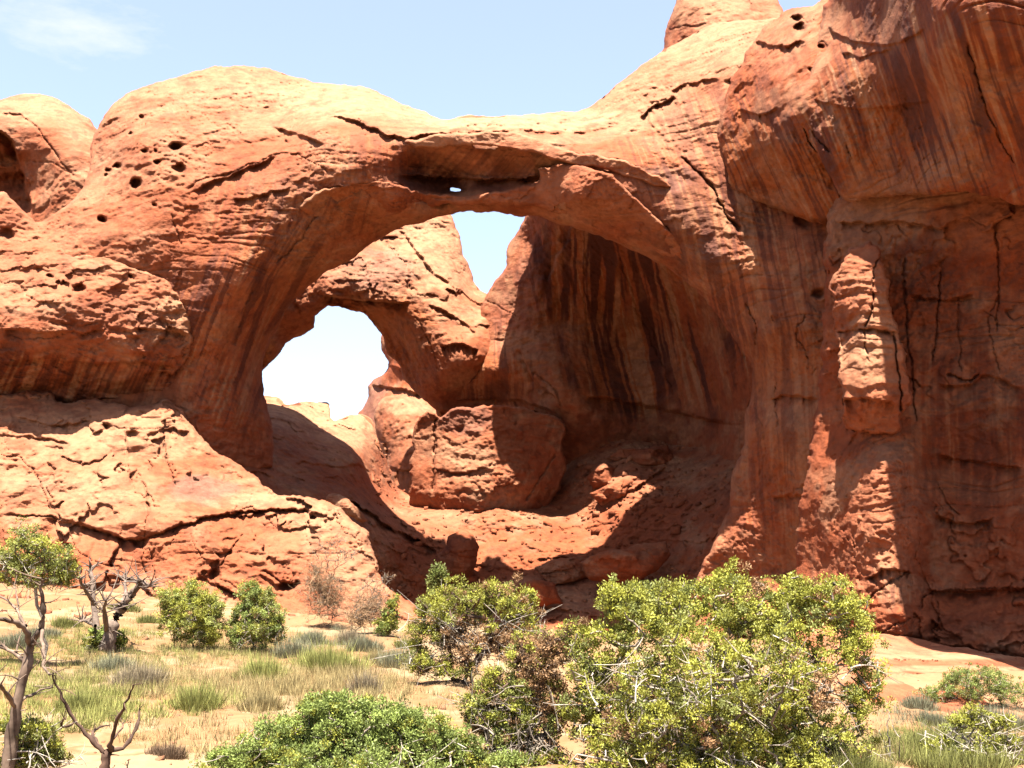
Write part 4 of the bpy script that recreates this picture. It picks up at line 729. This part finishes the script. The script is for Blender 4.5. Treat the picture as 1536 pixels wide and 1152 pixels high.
dead_tree('gnarled grey dead juniper with twisted limbs before the left rock face', 34.0, [([(165,985),(163,955),(172,930),(184,908),(196,893)],.22,.13),([(196,893),(206,880),(216,872),(222,880)],.11,.04),([(155,975),(143,935),(140,900),(138,868),(136,850)],.13,.05),([(140,905),(128,885),(120,868)],.07,.03),([(184,908),(190,880),(186,862)],.08,.03),([(160,945),(155,915),(160,900)],.08,.03),([(143,940),(128,930),(120,932)],.06,.03)], 43, np.array([.12,.088,.068]), 150, .6)
dead_tree('thin bare pale stems rising at the bottom edge, right of the big juniper', 13.6, [([(1338,1175),(1336,1120),(1330,1090),(1334,1068)],.012,.004),([(1352,1175),(1349,1130),(1350,1105)],.010,.004),([(1338,1140),(1330,1125),(1318,1095)],.008,.003)], 44, np.array([.28,.24,.19]), 8, .15, name='bare_stems')
dead_tree('thin pale twisted stems at the bottom right corner', 13.6, [([(1518,1175),(1520,1135),(1526,1110)],.014,.004),([(1520,1140),(1532,1125),(1538,1105)],.010,.004),([(1519,1150),(1510,1130),(1508,1112)],.008,.003)], 45, np.array([.30,.26,.21]), 8, .15, name='bare_stems')
# low brush built of upright blades
def blades(cent, n, h, spread, wd, rng, col, var=.3, lean=.45):
    m = len(cent); N = m*n; c = np.repeat(cent, n, 0); hh = np.repeat(h, n)*(.45+.75*rng.random(N)); sp = np.repeat(spread, n)
    a = rng.random(N)*2*np.pi; r = np.sqrt(rng.random(N)); off = np.stack([np.cos(a), np.sin(a), 0*a], 1)*(r*sp)[:, None]
    b = c+off; tip = b+off*(lean*hh/(sp+1e-6))[:, None]*.8+np.stack([0*a, 0*a, hh*np.sqrt(np.maximum(1-.55*r*r, .1))], 1)+rng.normal(size=(N, 3))*(hh*.14)[:, None]
    s = np.stack([-np.sin(a+rng.normal(size=N)), np.cos(a), 0*a], 1)*(wd*(.6+.8*rng.random(N)))[:, None]
    mid = (b+tip)*.5+off*.15
    V = np.stack([b-s*.5, b+s*.5, mid+s*.4, mid-s*.4, tip], 1).reshape(-1, 3); k = 5*np.arange(N)[:, None]
    C = np.repeat(np.clip(np.repeat(col, n, 0)*(1+var*rng.normal(size=(N, 1))), .01, .9), 5, 0)
    return V, [k+np.array([[0, 1, 2, 3]]), k+np.array([[3, 2, 4]])], C
STRAW = np.array([.30,.235,.105]); RAB = np.array([.235,.235,.070]); SAGE = np.array([.21,.205,.125]); GREY_ = np.array([.27,.215,.135]); RUST = np.array([.20,.13,.08])
def brush(label, u, v, w, h, col, seed, group='low brush on the sand', n=700, name='brush'):
    rng = np.random.default_rng(seed); b = px_ground(u, v)[0]; m = b[1]/F
    t = empty(name, b, label, 'brush', group)
    k = 16; a = rng.random(k)*6.28; r = np.sqrt(rng.random(k))*.62
    c = b+np.stack([np.cos(a)*r*w*m, np.sin(a)*r*w*m*.8, 0*a], 1); c[:, 2] = gz(c[:, 0], c[:, 1])-.02
    hs = h*m*(1-.45*(r/.62)**2)*(.8+.4*rng.random(k))
    V, q, C = blades(c, n//k, hs, np.full(k, w*m*.34), .0010*b[1]**.75, rng, np.repeat(col[None], k, 0), .28, .5)
    mesh_obj('stems', V, q, M_GRASS, t, C, smooth=False)
    return t
BR_L = [('bright yellow green rabbitbrush mound below the leaning dry shrub',500,1002,62,46,RAB*1.1),('silvery grey sagebrush mound on the sand below the left upright juniper',205,1026,46,36,GREY_),('yellow green tuft of brush in the middle of the sand, under the grey mound',296,1062,38,44,RAB),('straw green brush just below the two upright junipers',395,1018,48,34,RAB*1.15),('purple grey low brush right of the bright rabbitbrush',545,1042,28,40,GREY_*.85),
 ('grey green brush at the left foot of the dark trunked juniper',598,1002,34,36,SAGE),('pale green brush in front of the gnarled dead tree',165,1008,40,30,SAGE*1.05),('yellow grass clump above the low green juniper',392,1066,36,32,STRAW*.9),('flattened pile of dark dead twigs on bare sand',255,1135,36,24,RUST*.8),('olive brush at the base of the right upright juniper',440,985,34,30,SAGE*.9),
 ('dull green brush behind the dark snag',120,1065,46,34,RAB*.85),('olive brush on the red sand, right of the big juniper',1375,1062,34,24,SAGE*.85),('wide grey green brush under the rounded green shrub',1500,1092,60,32,SAGE*.8),('olive brush in front of the sparse young juniper',1400,1130,56,40,RAB*.7),('straw coloured brush at the bottom edge right of the big juniper',1290,1160,60,40,RAB*.8),('small grey bush on the red sand path',1395,1086,24,22,SAGE*.7),('dark green brush at the right edge',1530,1130,40,34,SAGE*.7),('grey brush left of the small narrow juniper',545,975,34,24,SAGE*.8),('dull brush behind the olive juniper at left',35,970,40,30,SAGE*.9),('grey green brush behind the bright rabbitbrush, below the bare shrub',470,966,30,22,SAGE*.85),('faded brush at the foot of the leaning dry shrub',522,964,28,22,GREY_*.8),('low green brush right of the small narrow juniper',612,972,26,20,RAB*.8),('straw brush between the bright rabbitbrush and the purple grey brush',570,995,30,22,STRAW*.8),('sage green brush below the crown of the olive juniper at left',60,955,34,20,SAGE*.9),('dull green brush at the foot of the rock face, left of the upright junipers',190,915,30,16,RAB*.8),('small green brush on the sand left of the gnarled dead tree',100,940,26,16,RAB*.8),('small olive brush up the sandy slope right of the dead tree',225,935,24,16,RAB*.8)]
for i, (l, u, v, w, h, c) in enumerate(BR_L): brush(l, u, v, w, h, c, 300+i, n=int(900+26*w))
# thin dry grass and litter over the sand
def grass():
    rng = np.random.default_rng(77)
    reg = [(130,985,160,45,1.1,RAB*.95,.24),(300,965,220,22,.8,RAB*.9,.22),(300,1010,240,40,1.0,STRAW,.30),(450,1040,160,35,.9,STRAW,.32),(200,1050,160,30,.6,RAB*1.1,.26),(100,1060,110,40,.7,RAB,.26),(130,940,120,30,.5,STRAW*.95,.22),(560,1010,70,45,.7,STRAW*.95,.34),(330,1100,150,40,.28,STRAW*.9,.18),(1450,1120,130,40,1.5,RAB*.75,.26),(1400,1080,90,20,.6,SAGE*.8,.22),(650,1060,60,30,.3,STRAW,.22),(340,980,90,14,.6,RAB,.26),(1300,1130,60,25,.6,STRAW*.85,.22),(520,960,90,14,.8,SAGE,.3),(90,1010,90,20,.4,STRAW,.2),(1500,1070,70,15,.8,SAGE*.85,.25)]
    us, vs, cs, hs = [], [], [], []
    for u, v, ru, rv, dn, c, h in reg:
        n = int(dn*ru*rv/5.5); a = rng.random(n)*6.28; r = np.sqrt(rng.random(n))
        us.append(u+np.cos(a)*r*ru); vs.append(v+np.sin(a)*r*rv); cs.append(np.repeat(c[None], n, 0)*(1+.2*rng.normal(size=(n, 1)))); hs.append(h*(.5+.8*rng.random(n)))
    us, vs, cs, hs = map(np.concatenate, (us, vs, cs, hs))
    keep = 1.5*gnoise(us/30, vs/11, us*0, 5)+.8*gnoise(us/90, vs/30, us*0, 6)+.16*rng.normal(size=len(us)) > -.28
    p = px_ground(us[keep], vs[keep]); p[:, 2] -= .01
    V, q, C = blades(p, 18, hs[keep]*.85, .10+.08*rng.random(keep.sum()), .008, rng, cs[keep], .25, .5)
    tag(mesh_obj('dry_grass', V, q, M_GRASS, None, C, smooth=False), 'thin dry grass scattered over the sand', kind='stuff')
grass()

# loose stones: angular rubble in the bowl, pebbles and sticks on the sand
def stones(name, pts, size, tint, mat, seed, label):
    rng = np.random.default_rng(seed); n = len(pts)
    cube = np.array([[-1,-1,-1],[1,-1,-1],[1,1,-1],[-1,1,-1],[-1,-1,1],[1,-1,1],[1,1,1],[-1,1,1]], float)*.5
    fq = np.array([[0,3,2,1],[4,5,6,7],[0,1,5,4],[1,2,6,5],[2,3,7,6],[3,0,4,7]])
    V = cube[None]*np.array([1, .8, .5])*(1+.45*rng.normal(size=(n, 8, 3))*.6)
    V[:, 4:, :2] *= .72
    a = rng.random(n)*6.28; ca, sa = np.cos(a)[:, None], np.sin(a)[:, None]; tl = (rng.normal(size=n)*.3)[:, None]
    x = V[..., 0]*ca-V[..., 1]*sa; y = V[..., 0]*sa+V[..., 1]*ca; z = V[..., 2]+tl*x
    V = np.stack([x, y, z], -1)*size[:, None, None]+pts[:, None]
    C = np.repeat(tint*(1+.18*rng.normal(size=(n, 1))), 8, 0)
    tag(mesh_obj(name, V.reshape(-1, 3), (fq[None]+8*np.arange(n)[:, None, None]).reshape(-1, 4), mat, None, np.clip(C, .01, .9), smooth=False), label, kind='stuff')
def rubble():
    rng = np.random.default_rng(5); Lf = L_floor; V = Lf['V']; UV = Lf['UV']
    m = (UV[:, 0] > 560) & (UV[:, 0] < 1120) & (UV[:, 1] > 660) & (UV[:, 1] < 905)
    w = np.where(UV[:, 1] < 780, 1.0, .8)*np.where((UV[:, 0] > 860) & (UV[:, 0] < 1030) & (UV[:, 1] > 665) & (UV[:, 1] < 790), 3.0, 1.0)*m
    k = rng.choice(len(V), 900, p=w/w.sum()); sz = .22*np.exp(rng.normal(size=900)*.65); sz = np.clip(sz, .1, 1.3)
    stones('rubble', V[k]+np.array([0, -.05, .03]), sz, Lf['C'][k], M_ROCK, 6, 'angular rubble scattered over the bowl floor')
    u = rng.random(700)*1700-80; v = 935+rng.random(700)**.8*230; p = px_ground(u, v)
    stones('pebbles', p, .035*np.exp(rng.normal(size=700)*.6)*(p[:, 1]/20)**.5, np.repeat(np.array([[.20, .095, .05]]), 700, 0), M_ROCK, 8, 'small stones on the sand')
    u = np.concatenate([rng.random(260)*760-90, 1290+rng.random(90)*300]); v = np.where(u < 700, 893+.055*np.maximum(u, 0)+rng.random(350)**2*26, 962+.14*(u-1310)*.8+rng.random(350)**2*24)
    p = px_ground(u, v); stones('talus', p, np.clip(.10*np.exp(rng.normal(size=350)*.7), .06, 1.1), np.repeat(SALMON[None]*.9, 350, 0), M_ROCK, 9, 'broken rock lying along the foot of the cliffs')
rubble()
